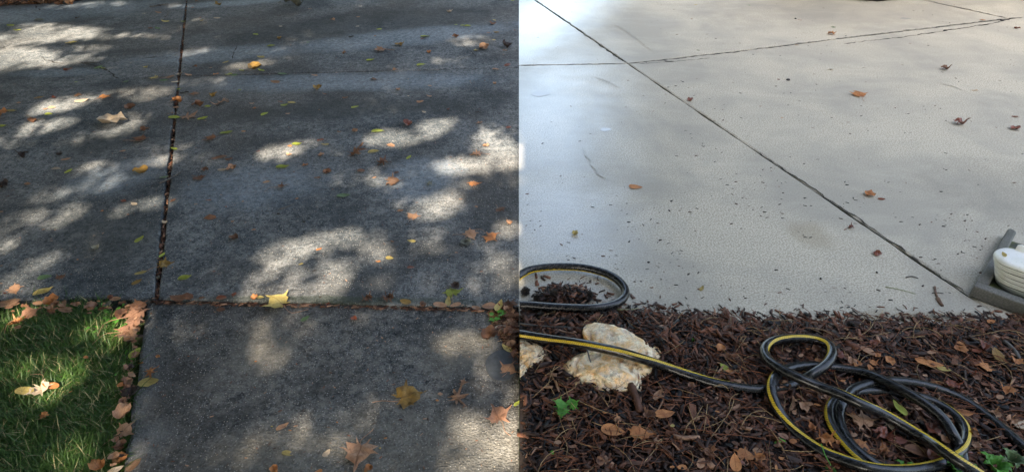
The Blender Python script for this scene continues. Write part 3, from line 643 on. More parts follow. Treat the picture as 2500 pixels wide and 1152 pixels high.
block = empty('splash_block', (c1.x, c1.y, 0), 'grey concrete splash block with mossy trough under the white downspout end', 'splash block')
def prism(name, poly, z0, z1, mat, parent, org, bevel=.005):
    bm = bmesh.new(); vs = [bm.verts.new((p.x - org.x, p.y - org.y, z0)) for p in poly]; f = bm.faces.new(vs); r = bmesh.ops.extrude_face_region(bm, geom=[f])
    for v in r['geom']:
        if isinstance(v, bmesh.types.BMVert): v.co.z = z1
    bmesh.ops.recalc_face_normals(bm, faces=bm.faces[:])
    if bevel: bmesh.ops.bevel(bm, geom=bm.edges[:], offset=bevel, segments=3, affect='EDGES', profile=.5)
    me = bpy.data.meshes.new(name); bm.to_mesh(me); bm.free(); me.materials.append(mat); o = link(bpy.data.objects.new(name, me), parent); return o
rw = .034; org = c1
prism('front_rim', [c1, c1 + fd * .42, c1 + fd * .42 + ld * rw, c1 + ld * rw], .001, zt, M_SPL, block, org)
nl = Vector((-ld.y, ld.x, 0)); nl = -nl if nl.dot(fd) < 0 else nl
prism('side_rim', [c1 + ld * (rw + .001), c1 + ld * (rw + .001) + nl * rw, c1 + ld * LL + nl * .028, c1 + ld * (LL + .012) + nl * .012, c1 + ld * (LL + .006)], .001, zt - .002, M_SPL, block, org, .008)
prism('side_rim', [c1 + fd * (.42 - rw) + ld * (rw + .001), c1 + fd * .42 + ld * (rw + .001), c1 + fd * .44 + ld * LL, c1 + fd * .40 + ld * LL], .001, zt - .002, M_SPL, block, org, .008)
prism('trough', [c1 + fd * .01 + ld * .02, c1 + fd * .40 + ld * .02, c1 + fd * .42 + ld * (LL - .03), c1 + fd * .01 + nl * .012 + ld * (LL - .04)], .002, .022, M_MOSS, block, org, .004)

nn = NT('white plastic downspout'); ng = nn.noise(18, 4); dirt = nn.ramp(nn.noise(160, 3, .8), [(.60, 0), (.72, .6)])
cc = nn.mix(nn.ramp(ng, [(.4, 0), (.75, .6)]), (.78, .78, .75), (.62, .63, .50)); cc = nn.mix(dirt, cc, (.10, .10, .07)); M_DSP = nn.set(Base_Color=cc, Roughness=.35, Coat_Weight=.3, Coat_Roughness=.15)
nn = NT('painted groove shade'); M_RIBSHADE = nn.set(Base_Color=(.07, .068, .05), Roughness=.8)  # dark colour painted as shade in the ribs and crimps
def downspout():
    p0 = G(2419, 668, .05); L_, Dp = .36, .120; fa = math.atan2(fd.y, fd.x); ctr_ = p0 + fd * (L_ / 2 + .048) + Vector((0, .045, 0)); root = empty('downspout', (ctr_.x, ctr_.y, .022), 'white corrugated plastic downspout end resting in the splash block', 'downspout', rz=fa)
    prof = []; k = 40; nr = 5
    for i in range(nr * 12 + 1):
        z = i / (nr * 12) * .086; w = -.0035 * (math.cos(i / 12 * 2 * math.pi) > .8); prof.append((z, w, 1 if w < 0 else 0))
    for i in range(1, 11): t = i / 10 * math.pi / 2; prof.append((.086 + .018 * math.sin(t), -.030 * (1 - math.cos(t)), 0))
    V, F, M = [], [], []
    for (z, w, m) in prof:
        a, b = L_ / 2 + w, Dp / 2 + w; rc = min(.058 + w * .5, b)
        for j in range(k):
            t = 2 * math.pi * (j + .5) / k; cx = math.copysign(a - rc, math.cos(t)); cy = math.copysign(b - rc, math.sin(t)); x = cx + rc * math.cos(t); y = cy + rc * math.sin(t)
            lean = .004 * math.sin(x * 30) ; V.append((x - .42 * z, y - .10 * z, z + .0015 * math.sin(x * 55 + z * 90)))
    for i in range(len(prof) - 1):
        for j in range(k): F.append((i * k + j, i * k + (j + 1) % k, (i + 1) * k + (j + 1) % k, (i + 1) * k + j)); M.append(1 if prof[i][2] and prof[i + 1][2] else 0)
    F.append(tuple((len(prof) - 1) * k + j for j in range(k))); M.append(0)
    mesh_obj('elbow', V, F, [M_DSP, M_RIBSHADE], root, smooth=True, midx=M)
    V, F = [], []       # crimped collar standing along the back
    for i in range(61):
        s_ = i / 60; x = -L_ / 2 + .045 + s_ * .26; x -= .035; y = .040 - .010 * math.cos(s_ * 5); zt_ = .120 + .004 * math.sin(s_ * 2 * math.pi * 6) + .006 * math.sin(s_ * 3)
        V += [(x, y - .010, .075), (x, y, zt_), (x, y + .006, zt_), (x, y + .012, .075)]
        if i: o_ = 4 * i; F += [(o_ - 4 + q, o_ - 4 + (q + 1) % 4, o_ + (q + 1) % 4, o_ + q) for q in range(4)]
    mesh_obj('crimped_collar', V, F, M_DSP, root, smooth=True)
    for q in range(7): crim = mesh_obj('crimp', *tube([Vector((-.14 + q * .03, -.014 + q * .002, .1042)), Vector((-.115 + q * .03, .010, .1052)), Vector((-.095 + q * .03, .030, .1045))], [.0008, .0016, .0008], 5), M_RIBSHADE, root)
    box('pipe', L_ / 2 - .02, L_ / 2 + .62, -.04, .04, .01, .085, M_DSP, root, .01)
downspout()

# ------------------------------------------------------------------ rocks
nn = NT('quartz rock'); a = nn.noise(17, 5, .7, dist=.8); b = nn.noise(26, 4, .7); cck = nn.noise(14, 5, .8, dist=1.2)
c = nn.mix(nn.ramp(a, [(.38, 0), (.60, .9)]), (.90, .78, .56), (.78, .44, .14)); c = nn.mix(nn.ramp(b, [(.5, 0), (.75, .5)]), c, (.86, .82, .74))
c = nn.mix(nn.ramp(cck, [(.47, 0), (.495, .65), (.52, 0)]), c, (.20, .13, .08)); c = nn.mix(nn.ramp(nn.noise(45, 3), [(.62, 0), (.75, .6)]), c, (.30, .17, .09))
M_ROCK = nn.set(Base_Color=c, Roughness=.4, Specular_IOR_Level=.5, Subsurface_Weight=.08, Normal=nn.bump(nn.math('ADD', b, nn.math('MULTIPLY', nn.noise(70, 3), .4)), .9, .004))
def rock(px, py, outline, hgt, seed, label, cut=True):
    c = G(px, py, .01); pts = [G(a, b, .012) - c for a, b in outline]
    bm = bmesh.new(); bmesh.ops.create_icosphere(bm, subdivisions=5, radius=1)
    angs = [(math.atan2(p.y, p.x), math.hypot(p.x, p.y)) for p in pts]; angs.sort()
    def rad(t):
        for i in range(len(angs)):
            a0, r0 = angs[i - 1]; a1, r1 = angs[i]
            if i == 0: a0 -= 2 * math.pi
            if a0 <= t <= a1: return r0 + (r1 - r0) * (t - a0) / (a1 - a0 + 1e-9)
        a0, r0 = angs[-1]; a1, r1 = angs[0][0] + 2 * math.pi, angs[0][1]; return r0 + (r1 - r0) * (t - a0) / (a1 - a0)
    fr = random.Random(int(seed * 10)); planes = [(Vector((fr.gauss(0, 1), fr.gauss(0, 1), fr.gauss(.5, .7))).normalized(), fr.uniform(.78, .93)) for _ in range(11)]
    for v in bm.verts:
        for d_, h_ in planes:
            e_ = v.co.dot(d_) - h_
            if e_ > 0: v.co -= d_ * e_ * .92
        p = v.co.copy(); t = math.atan2(p.y, p.x); h = math.hypot(p.x, p.y); r = rad(t) * 1.08
        q = Vector((p.x * r, p.y * r, 0)) ; prof = math.copysign(abs(p.z) ** .75, p.z) * hgt
        nz = noise.noise(p * 1.6 + Vector((seed, 0, 0))) * .45 + abs(noise.noise(p * 2.6 + Vector((0, seed, 0)))) * .22 + noise.noise(p * 9) * .03
        prof *= 1 + nz; q *= 1 + .5 * (noise.noise(p * 3.3 + Vector((seed, 3, 0))) * .18 + noise.noise(p * 8) * .08)
        rid = abs(noise.noise(p * 4.5 + Vector((seed, 7, 1)))); q.z = prof - .012 * max(0, .12 - rid) / .12 + c.z
        v.co = q
        if cut:
            w = q.x + c.x; sx = seam_x(q.y + c.y) + .002
            if w < sx: v.co.x = sx - c.x
    me = bpy.data.meshes.new('rock'); bm.to_mesh(me); bm.free(); me.materials.append(M_ROCK); me.polygons.foreach_set('use_smooth', [True] * len(me.polygons))
    o = bpy.data.objects.new('rock', me); o.location = (c.x, c.y, 0); link(o); return tag(o, label, 'rock')
rock(1490, 893, [(1432, 806), (1500, 812), (1545, 825), (1590, 838), (1603, 868), (1590, 905), (1565, 928), (1562, 960), (1520, 978), (1470, 975), (1440, 950), (1398, 935), (1382, 908), (1390, 888), (1428, 880), (1440, 858), (1420, 835)], .052, 3.1, 'large cream and rust stained quartz rock with the hose lying over it')
rock(1268, 885, [(1200, 840), (1268, 834), (1300, 842), (1328, 858), (1340, 876), (1316, 888), (1288, 908), (1262, 925), (1200, 910)], .030, 8.3, 'smaller pale quartz rock at the left edge of the mulch below the hose')

# ------------------------------------------------------------------ garden hose
nn = NT('black rubber hose'); uv = nn.n('ShaderNodeUVMap').outputs[0]
wv = nn.n('ShaderNodeTexWave', wave_type='BANDS', bands_direction='DIAGONAL'); wv.inputs['Scale'].default_value = 1.0; nn.l(nn.mapping(scale=(2.0, 2.0, 1), vec=uv), wv.inputs['Vector'])
c = nn.mix(wv.outputs[0], (.006, .006, .007), (.016, .016, .017)); c = nn.mix(nn.ramp(nn.noise(60, 3), [(.5, 0), (.75, .4)]), c, (.035, .033, .03))
M_HOSE = nn.set(Base_Color=c, Roughness=.27, Specular_IOR_Level=.5, Normal=nn.bump(wv.outputs[0], .35, .0005))
nn = NT('yellow hose stripe'); uv = nn.n('ShaderNodeUVMap').outputs[0]
wv = nn.n('ShaderNodeTexWave', wave_type='BANDS', bands_direction='DIAGONAL'); wv.inputs['Scale'].default_value = 1.0; nn.l(nn.mapping(scale=(9.0, 4.0, 1), vec=uv), wv.inputs['Vector'])
c = nn.mix(nn.ramp(wv.outputs[0], [(.15, .6), (.4, 0)]), (.62, .42, .015), (.16, .12, .02)); c = nn.mix(nn.ramp(nn.noise(70, 3), [(.5, 0), (.7, .45)]), c, (.30, .22, .04))
M_STRIPE = nn.set(Base_Color=c, Roughness=.42, Normal=nn.bump(wv.outputs[0], .4, .0006))
def catmull(P, step=.006):
    P = [P[0] * 2 - P[1]] + P + [P[-1] * 2 - P[-2]]; out = []
    for i in range(1, len(P) - 2):
        a, b, c, d = P[i - 1:i + 3]; k = max(2, int((c - b).length / step))
        for j in range(k):
            t = j / k; out.append(.5 * ((2 * b) + (-a + c) * t + (2 * a - 5 * b + 4 * c - d) * t * t + (-a + 3 * b - 3 * c + d) * t ** 3))
    out.append(P[-2]); return out
def hose(pts, r, label, stripe_ang, name='garden_hose'):
    """pts: (px, py, height above bed, stripe angle) - the stripe angle turns round the hose axis from straight up"""
    P = []
    for (px, py, hz, sa) in pts:
        z = hz + r; g_ = G(px, py, z); base = max(mulch_z(g_.x, g_.y), 0) if g_.y < medge(g_.x) + .02 else 0
        z = base + hz + r; g_ = G(px, py, z); P.append(Vector((g_.x, g_.y, g_.z, sa)))
    C = catmull([Vector(p) for p in P]); seg = 32; V, F, M, UV = [], [], [], []; ln = 0
    C3 = [Vector(c[:3]) for c in C]; sang = [c[3] for c in C]
    for i, p in enumerate(C3):
        d = (C3[min(i + 1, len(C3) - 1)] - C3[max(i - 1, 0)]).normalized(); side = d.cross(Vector((0, 0, 1))).normalized(); up = side.cross(d)
        if i: ln += (p - C3[i - 1]).length
        for k in range(seg):
            t = 2 * math.pi * (k - 1.5) / seg + sang[i]; off_ = (up * math.cos(t) + side * math.sin(t)); rr = r * (1.012 if k <= 3 else 1)
            q = p + off_ * rr
            if pts[0][0] < 1300 or True: q.x = max(q.x, seam_x(q.y, q.z) + .0015) if p.x < .1 else q.x
            V.append(q); UV.append((ln / (2 * math.pi * r), k / seg))
    n_ = len(C3)
    for i in range(n_ - 1):
        for k in range(seg): F.append((i * seg + k, i * seg + (k + 1) % seg, (i + 1) * seg + (k + 1) % seg, (i + 1) * seg + k)); M.append(1 if k < 3 else 0)
    F.append(tuple(range(seg))[::-1]); M.append(0); F.append(tuple((n_ - 1) * seg + k for k in range(seg))); M.append(0)
    def sub(nm, want, mat, parent):
        fs = [f for f, m in zip(F, M) if m == want]; used = sorted({i for f in fs for i in f}); mp = {o: i for i, o in enumerate(used)}
        o = mesh_obj(nm, [V[i] for i in used], [tuple(mp[i] for i in f) for f in fs], mat, parent, smooth=True)
        uvl = o.data.uv_layers.new(name='UVMap')
        for poly in o.data.polygons:
            ks = [used[o.data.loops[li].vertex_index] for li in poly.loop_indices]; wrap = len({k % seg for k in ks}) < 3 and {0, seg - 1} <= {k % seg for k in ks}
            for li, kk in zip(poly.loop_indices, ks):
                u, v = UV[kk]; uvl.data[li].uv = (u, 1.0 if (wrap and kk % seg == 0) else v)
        return o
    b = sub(name, 0, M_HOSE, None); tag(b, label, 'hose'); sub('yellow_stripe', 1, M_STRIPE, b)
HR = .0134
D = math.pi / 180
# long run across the big rock, small loop, long diagonal, the coils at the right
run = [(1255, 813, .012, 65*D), (1300, 821, .018, 60*D), (1350, 829, .024, 55*D), (1400, 836, .040, 48*D), (1450, 845, .050, 40*D), (1510, 858, .050, 32*D), (1560, 873, .042, 22*D), (1620, 893, .016, 5*D), (1680, 915, .006, -15*D), (1740, 934, 0, -35*D),
       (1800, 946, 0, -55*D), (1850, 951, 0, -75*D), (1900, 947, .0, -95*D), (1945, 935, .002, -110*D), (1985, 912, .022, -100*D), (2018, 888, .030, -80*D), (2032, 862, .030, -60*D), (2020, 840, .026, -35*D), (1985, 828, .022, -20*D), (1935, 826, .022, -15*D), (1890, 832, .022, -30*D), (1866, 850, .024, -55*D),
       (1872, 876, .030, -85*D), (1905, 900, .044, -110*D), (1950, 922, .048, -100*D), (2000, 943, .044, -75*D), (2050, 962, .050, -45*D), (2100, 985, .050, -30*D), (2150, 1008, .034, -22*D), (2200, 1035, .024, -15*D), (2250, 1066, .022, -10*D), (2300, 1098, .050, 0*D), (2345, 1128, .052, 5*D), (2390, 1158, .035, 0), (2470, 1210, .0, 0), (2570, 1230, 0, 60*D), (2620, 1190, 0, 120*D), (2580, 1140, 0, 150*D),
       (2500, 1092, 0, 180*D), (2466, 1063, 0, 180*D), (2418, 1023, 0, 180*D), (2364, 985, .0, 180*D), (2310, 957, .0, 180*D), (2245, 938, .004, 180*D), (2178, 930, .006, 180*D), (2124, 937, .008, 180*D), (2080, 952, .010, 180*D), (2058, 980, .012, 180*D), (2048, 1012, .002, 180*D), (2056, 1048, .0, 180*D), (2076, 1083, 0, 180*D), (2108, 1113, .0, 180*D), (2150, 1140, .0, 180*D), (2200, 1165, 0, 180*D), (2260, 1178, 0, 180*D), (2325, 1165, 0, 180*D), (2350, 1130, 0, 180*D),
       (2341, 1090, .006, 180*D), (2325, 1058, .022, 180*D), (2303, 1024, .030, 180*D), (2270, 994, .034, 180*D), (2221, 962, .034, 180*D), (2167, 934, .030, 180*D), (2114, 912, .012, 180*D), (2060, 901, .002, 180*D), (2018, 896, .002, 180*D), (1982, 893, .004, 150*D), (1939, 896, .012, 120*D), (1906, 908, .020, 80*D), (1888, 928, .026, 60*D), (1884, 958, .024, 50*D), (1896, 992, .014, 45*D), (1917, 1026, .004, 25*D), (1952, 1062, 0, 5*D), (2002, 1098, .004, -10*D), (2052, 1120, .010, -20*D),
       (2105, 1137, .022, -28*D), (2165, 1147, .024, -35*D), (2240, 1145, .016, -35*D), (2305, 1128, .010, -25*D), (2346, 1098, .008, 10*D), (2358, 1062, .006, 20*D), (2345, 1030, .002, 30*D), (2310, 999, .0, 40*D), (2260, 974, .0, 60*D), (2200, 960, .0, 100*D), (2150, 955, .0, 140*D), (2100, 957, .0, 150*D), (2058, 966, 0, 100*D), (2030, 988, 0, 60*D), (2024, 1018, 0, 50*D), (2036, 1050, .0, 50*D), (2060, 1084, .0, 40*D), (2090, 1117, .0, 30*D), (2140, 1160, 0, 0), (2210, 1190, 0, 0)]
hose(run, HR, 'long black rubber hose with yellow stripe lying over the rock and coiled on the mulch', 0)
loop = [(1256, 682, .002, 100*D), (1275, 668, .004, 100*D), (1300, 657, .008, 100*D), (1345, 651, .010, 110*D), (1400, 651, .010, 115*D), (1445, 657, .010, 120*D), (1486, 670, .010, 120*D), (1515, 690, .012, 125*D), (1527, 712, .014, 170*D), (1518, 732, .016, 200*D), (1492, 745, .018, 200*D), (1450, 752, .018, 200*D), (1400, 752, .016, 200*D), (1340, 749, .014, 200*D), (1290, 745, .012, 200*D), (1255, 744, .012, 200*D)]
hose(loop, HR, 'single open loop of black hose resting on the pale concrete and mulch edge', 0)

# ------------------------------------------------------------------ sticks and small things
def stick(pts, r, label, mat=None, cat='twig', name='twig', z0=.003):
    P = [G(a, b, z0) for a, b in pts]; P = [Vector((p.x, p.y, p.z + (mulch_z(p.x, p.y) + .012 if (p.x > seam_x(p.y) and p.y < medge(p.x)) else 0))) for p in P]
    C = catmull(P, .012); V, F = tube([p + Vector((0, 0, noise.noise(p * 60) * r * .4)) for p in C], [r * (1.15 - .5 * i / len(C)) * (1 + .25 * noise.noise(p * 90)) for i, p in enumerate(C)], 7)
    return tag(mesh_obj(name, V, F, mat or M_TRUNK, smooth=True), label, cat)
M_TWIG = mat_plain('grey twig bark', (.10, .09, .08), .8, .4, 80); M_STICK = mat_plain('wet brown stick', (.13, .065, .035), .5, .4, 80)
stick([(390, 447), (412, 437), (430, 427), (445, 418)], .0028, 'straight grey twig lying across the groove of the old driveway', M_TWIG)
stick([(66, 281), (78, 288), (95, 292), (112, 289)], .004, 'curved dark twig on the old driveway near the far left', M_TWIG)
stick([(366, 18), (385, 14), (410, 10)], .006, 'dark forked twig near the top left of the groove', M_TWIG)
stick([(403, 42), (410, 36), (413, 30)], .003, 'thin upright twig just left of the groove near the top', M_TWIG)
stick([(680, 512), (700, 505), (716, 498)], .0018, 'thin dark twig in the middle of the old slab', M_TWIG)
stick([(2282, 700), (2285, 715), (2290, 728)], .0032, 'upper thin half of the brown stick beside the splash block', M_STICK)
stick([(2289, 727), (2294, 736), (2301, 746)], .0065, 'thick broken stick end lying on the pale drive near the splash block', M_STICK)
stick([(2212, 677), (2226, 674), (2242, 679)], .0020, 'short black twig on the pale drive above the brown stick', M_TWIG)
stick([(2276, 715), (2290, 714), (2303, 716)], .0016, 'black sliver crossing beside the brown stick', M_TWIG)
stick([(1395, 880), (1402, 862), (1394, 842)], .0015, 'thin dark twig standing against the left of the large rock', M_TWIG)
stick([(1270, 805), (1330, 812), (1400, 816), (1428, 819)], .0022, 'long straight dark stem leading from the left to the large rock', M_TWIG)
stick([(1432, 872), (1436, 888), (1440, 900)], .0022, 'short black twig lying on top of the large rock', M_TWIG, z0=.05)
stick([(1505, 758), (1530, 760), (1560, 753)], .0035, 'pale mossy twig at the mulch edge right of the hose loop', mat_plain('pale lichen bark', (.20, .19, .11), .8, .3, 60))
stick([(2162, 700), (2195, 706), (2235, 717)], .0012, 'long pale green grass blade on the pale drive', mat_plain('dried green blade', (.22, .25, .10), .6), 'grass blade', 'grass_blade')
stick([(1920, 1088), (2010, 1090), (2060, 1092)][:2] + [(1900, 1086)][:0], .0012, 'long straight pine needle pair below the green heart leaf', M_NEEDLE, 'pine needle', 'pine_needle')
stick([(1715, 1074), (1790, 1078), (1860, 1087)], .0014, 'long red pine needles in the mulch left of the green heart leaf', M_NEEDLE, 'pine needle', 'pine_needle')
stick([(1697, 601 + 400), (1682, 1030), (1664, 1055)][:0] + [(1722, 1003), (1718, 1040), (1713, 1072)], .0010, 'pale upright straw in the mulch centre', M_STRAW, 'straw', 'straw')
stick([(1613, 1090), (1590, 1120), (1567, 1148)], .0014, 'diagonal pale straw at the bottom of the mulch', M_STRAW, 'straw', 'straw')
stick([(2362, 843), (2395, 856), (2420, 880)], .0022, 'bent pale stem on the mulch under the splash block', M_STRAW, 'straw', 'straw')
stick([(1838, 760 + 35), (1900, 800), (1950, 790)][:0] + [(1985, 820), (2005, 800), (2020, 785)], .005, 'curved dark root piece above the small hose loop', BARKS[1])
stick([(2440, 850), (2462, 868), (2480, 900)], .006, 'grey knobbly twig near the olive leaf right of the coil', M_TWIG)
stick([(1670, 1083), (1700, 1086), (1735, 1085)][:0] + [(1640, 1082), (1670, 1086), (1703, 1084)], .006, 'broad pale bark splinter near the bottom of the mulch', BARKS[3], 'bark', 'bark_splinter')
stick([(1540, 990), (1553, 1005), (1562, 1026)][:0] + [(1536, 958), (1548, 985), (1560, 1022)], .012, 'long thick dark bark strip below the large rock', BARKS[1], 'bark', 'bark_strip')

def ball(px, py, r, label, cat, name, mat, sx=1.3):
    bm = bmesh.new(); bmesh.ops.create_icosphere(bm, subdivisions=3, radius=r)
    for v in bm.verts: v.co *= 1 + .25 * noise.noise(v.co * 150); v.co.x *= sx; v.co.z = v.co.z * .7 + r * .6
    me = bpy.data.meshes.new(name); bm.to_mesh(me); bm.free(); me.materials.append(mat); p = G(px, py); o = bpy.data.objects.new(name, me); o.location = p; link(o); return tag(o, label, cat)
M_NUT = mat_plain('dark seed husk', (.02, .016, .013), .5, .3, 60)
ball(1924, 197, .009, 'round black seed on the pale drive below the long joint', 'seed', 'seed', M_NUT)
ball(742, 542, .004, 'tiny black seed in the middle of the old slab', 'seed', 'seed', M_NUT)
ball(680, 523, .005, 'small dark crumpled husk left of the tiny black seed', 'husk', 'husk', M_NUT)
ball(1583, 641, .0038, 'black speck of seed on the pale drive above the hose loop', 'seed', 'seed', M_NUT)
ball(2140, 666, .0045, 'black seed below the cupped red leaf on the pale drive', 'seed', 'seed', M_NUT, .7)
ball(2003, 681, .0045, 'elongated black seed left of the red leaf near the mulch edge', 'seed', 'seed', M_NUT, .7)
ball(1942, 47, .006, 'small black debris lump near the top of the pale drive', 'debris', 'debris', M_NUT)
def burr(px, py, r, label):
    p = G(px, py, .01); V, F = [], []; z0 = max(mulch_z(p.x, p.y), 0) + r * .75
    for i in range(240):
        d = Vector(rng.normal(size=3)).normalized(); a = d.orthogonal() * r * .22; a.rotate(Matrix.Rotation(rng.uniform(0, 6.28), 3, d)); b = d.cross(a); k = len(V); c = d * r * .45
        V += [c + a, c - a * .5 + b * .87, c - a * .5 - b * .87, d * r * rng.uniform(.8, 1.15)]; F += [(k, k + 1, k + 3), (k + 1, k + 2, k + 3), (k + 2, k, k + 3), (k, k + 2, k + 1)]
    o = mesh_obj('seed_ball', V, F, M_NUT, loc=(p.x, p.y, z0)); tag(o, label, 'seed ball')
burr(1436, 727, .017, 'black spiky seed ball on the mulch heap inside the hose loop, nearer its right end')
burr(1352, 728, .016, 'black spiky seed ball on the mulch heap, left of the other one in the loop')
burr(1283, 712, .016, 'black spiky seed ball at the far left of the heap beside the hose')
burr(1320, 772, .014, 'black spiky seed ball just under the lower strand of the hose loop')
burr(1378, 795, .015, 'black spiky seed ball between the loop and the large rock')
burr(1607, 850, .016, 'black spiky seed ball touching the right side of the large rock')
burr(2075, 800, .017, 'dark spiky seed ball in the mulch near the slab edge at left of centre')
burr(2275, 800, .016, 'dark spiky seed ball in the mulch below the splash block side')
burr(2290, 940, .013, 'dark spiky seed ball right above the upper coil of hose')

# ------------------------------------------------------------------ leaves
def blade_mesh(name, outline, cup, fold, curl, rumple, seed, rings=3):
    """outline in unit size; cup lifts the rim, fold creases along x, curl rolls the tips"""
    V = [(0, 0, 0)]; F = []; n_ = len(outline)
    for k in range(1, rings + 1):
        s = k / rings
        for (x, y) in outline: V.append((x * s, y * s, 0))
    for i in range(n_): F.append((0, 1 + i, 1 + (i + 1) % n_))
    for k in range(rings - 1):
        for i in range(n_): a = 1 + k * n_ + i; b = 1 + k * n_ + (i + 1) % n_; F.append((a, a + n_, b + n_, b))
    out = []
    for (x, y, _) in V:
        r2 = x * x + y * y; p = Vector((x * 2.2, y * 2.2, seed)); z = cup * r2 + fold * abs(y + .12 * math.sin(4 * x + seed)) + curl * max(0, x) ** 2 * 1.6 + rumple * noise.noise(p) + rumple * .5 * noise.noise(p * 2.7)
        sh = 1 - min(.45, abs(curl) * .25 + abs(fold) * .3); out.append((x * (1 - .25 * abs(curl) * r2), y * sh, z))
    zmin = min(v[2] for v in out); out = [(x, y, z - zmin) for x, y, z in out]
    # a thin leaf still has two sides
    me = bpy.data.meshes.new(name); me.from_pydata(out, [], F); me.polygons.foreach_set('use_smooth', [True] * len(F)); me.materials.append(LM['brown']); me.update(); return me
def star_outline(r, lobes=5, sharp=.42, n=44, irr=.12):
    o = []; ph = [r.uniform(-irr, irr) for _ in range(lobes)]; ln = [r.uniform(.85, 1.1) for _ in range(lobes)]
    span = R(300) ; st = -span / 2
    keys = [(math.pi, .10)]
    for i in range(lobes):
        a = st + span * i / (lobes - 1) + ph[i] * .5; L_ = (1.0 if 0 < i < lobes - 1 else .72) * ln[i] * .58
        keys += [(a - .13, L_ * .60), (a - .07, L_ * .78), (a, L_), (a + .07, L_ * .78), (a + .15, L_ * .58)]
        if i < lobes - 1: keys.append((a + span / (lobes - 1) / 2, sharp * .58 * r.uniform(.85, 1.15)))
    return [(l * math.cos(a), l * math.sin(a)) for a, l in sorted(keys)]
def oval_outline(r, asp, n=18):
    o = []
    for i in range(n):
        t = 2 * math.pi * i / n; x = .5 * math.cos(t); w = .5 * asp * (math.sin(t)) * (1 - .25 * math.cos(t)) * (1 + .06 * r.uniform(-1, 1))
        if i == 0: x = .56
        o.append((x, w * (.85 + .3 * (abs(math.sin(t)) ** .5))))
    return o
def frag_outline(r, n=11): return [(.5 * r.uniform(.5, 1) * math.cos(2 * math.pi * i / n), .34 * r.uniform(.5, 1) * math.sin(2 * math.pi * i / n)) for i in range(n)]
rr = random.Random(5); TPL = {'M': [], 'O': [], 'C': [], 'F': [], 'T': []}
for i in range(7): TPL['M'].append(blade_mesh('leaf_blade', star_outline(rr, 5, rr.uniform(.50, .64)), rr.uniform(-.1, .35), rr.uniform(0, .18), rr.uniform(-.1, .2), rr.uniform(.08, .18), i * 3.3))
for i in range(7): TPL['O'].append(blade_mesh('leaf_blade', oval_outline(rr, rr.uniform(.42, .68)), rr.uniform(-.1, .2), rr.uniform(.05, .32), rr.uniform(-.1, .4), rr.uniform(.02, .08), i * 2.1))
for i in range(7): TPL['C'].append(blade_mesh('leaf_blade', star_outline(rr, 5, .6) if i % 3 else oval_outline(rr, .8), rr.uniform(.15, .5), rr.uniform(.15, .45), rr.uniform(0, .25), rr.uniform(.22, .36), i * 5.7))
for i in range(5): TPL['F'].append(blade_mesh('leaf_blade', frag_outline(rr), rr.uniform(0, .5), rr.uniform(0, .2), 0, .12, i * 9.1, 2))
for i in range(4): TPL['T'].append(blade_mesh('leaf_blade', [(x, y * (1 + .5 * math.sin(5 * x))) for x, y in star_outline(rr, 7, .22)], .1, .1, .1, .2, i * 4.1))
def stem_mesh(L_, seed):
    r = random.Random(seed); P = [Vector((-.04, 0, .03)), Vector((-.3 * L_, r.uniform(-.08, .08), .05)), Vector((-.7 * L_, r.uniform(-.16, .16), .03)), Vector((-1.0 * L_, r.uniform(-.3, .3), .015))]
    V, F = tube(catmull(P, .12), [.009] * 40, 5); me = bpy.data.meshes.new('stem'); me.from_pydata([tuple(v) for v in V], [], F); me.materials.append(BARKS[3]); return me
STEM = [stem_mesh(.8, 1), stem_mesh(1.0, 2), stem_mesh(.7, 3)]
KN = {'M': 'lobed leaf', 'O': 'oval leaf', 'C': 'curled leaf', 'F': 'leaf fragment', 'T': 'tattered leaf'}
LEAVES = []; nleaf = 0
def place_leaf(px, py, w, kind, colr, label=None, rot=None, z=None, group=None, stem=None, tilt=0):
    global nleaf
    rl = random.Random(px * 7919 + py * 104729)
    if z is None:
        g0 = G(px, py)
        if g0.x > seam_x(g0.y): z = max(mulch_z(g0.x, g0.y) + .017, 0) if g0.y < medge(g0.x) else .0005
        elif py < 741 + max(0, px - 370) * .0225: z = .0005 if py < 727 + max(0, px - 370) * .0225 else .004
        elif px < 350 - max(0, (py - 740)) * .14: z = .016 if px < 280 else .006
        elif px > 1192 and 750 < py < 895 and px > 1190 + (py - 750) * .5: z = -.012
        else: z = -.0115
    p = G(px, py, z); size = w / ppm(py) * (1.3 if kind in 'MT' else 1.35 if kind == 'C' else 1.18) * (.86 if p.x > seam_x(p.y) else 1)
    me = rl.choice(TPL[kind]); o = bpy.data.objects.new('leaf', me); o.location = p
    zs = 1.0 if kind != 'C' else 1.0
    o.scale = (size, size, size * zs); az = rot if rot is not None else (rl.uniform(-.5, .5) + (math.pi if rl.random() < .5 else 0) if kind in 'OF' else rl.uniform(0, 6.28))
    o.rotation_euler = (rl.gauss(0, .05) + tilt, rl.gauss(0, .05), az)
    link(o); o.material_slots[0].link = 'OBJECT'; o.material_slots[0].material = LM[colr]
    if stem or (stem is None and kind == 'M' and w >= 26):
        s = bpy.data.objects.new('stem', rl.choice(STEM)); link(s, o)
    o['category'] = 'leaf'
    if label: o['label'] = label
    grp = group or ('fallen leaves on the old driveway' if p.x < seam_x(p.y) else 'fallen leaves on the pale drive and mulch')
    o['group'] = grp
    LEAVES.append((o, px, py, w, kind, colr, label)); nleaf += 1
    return o
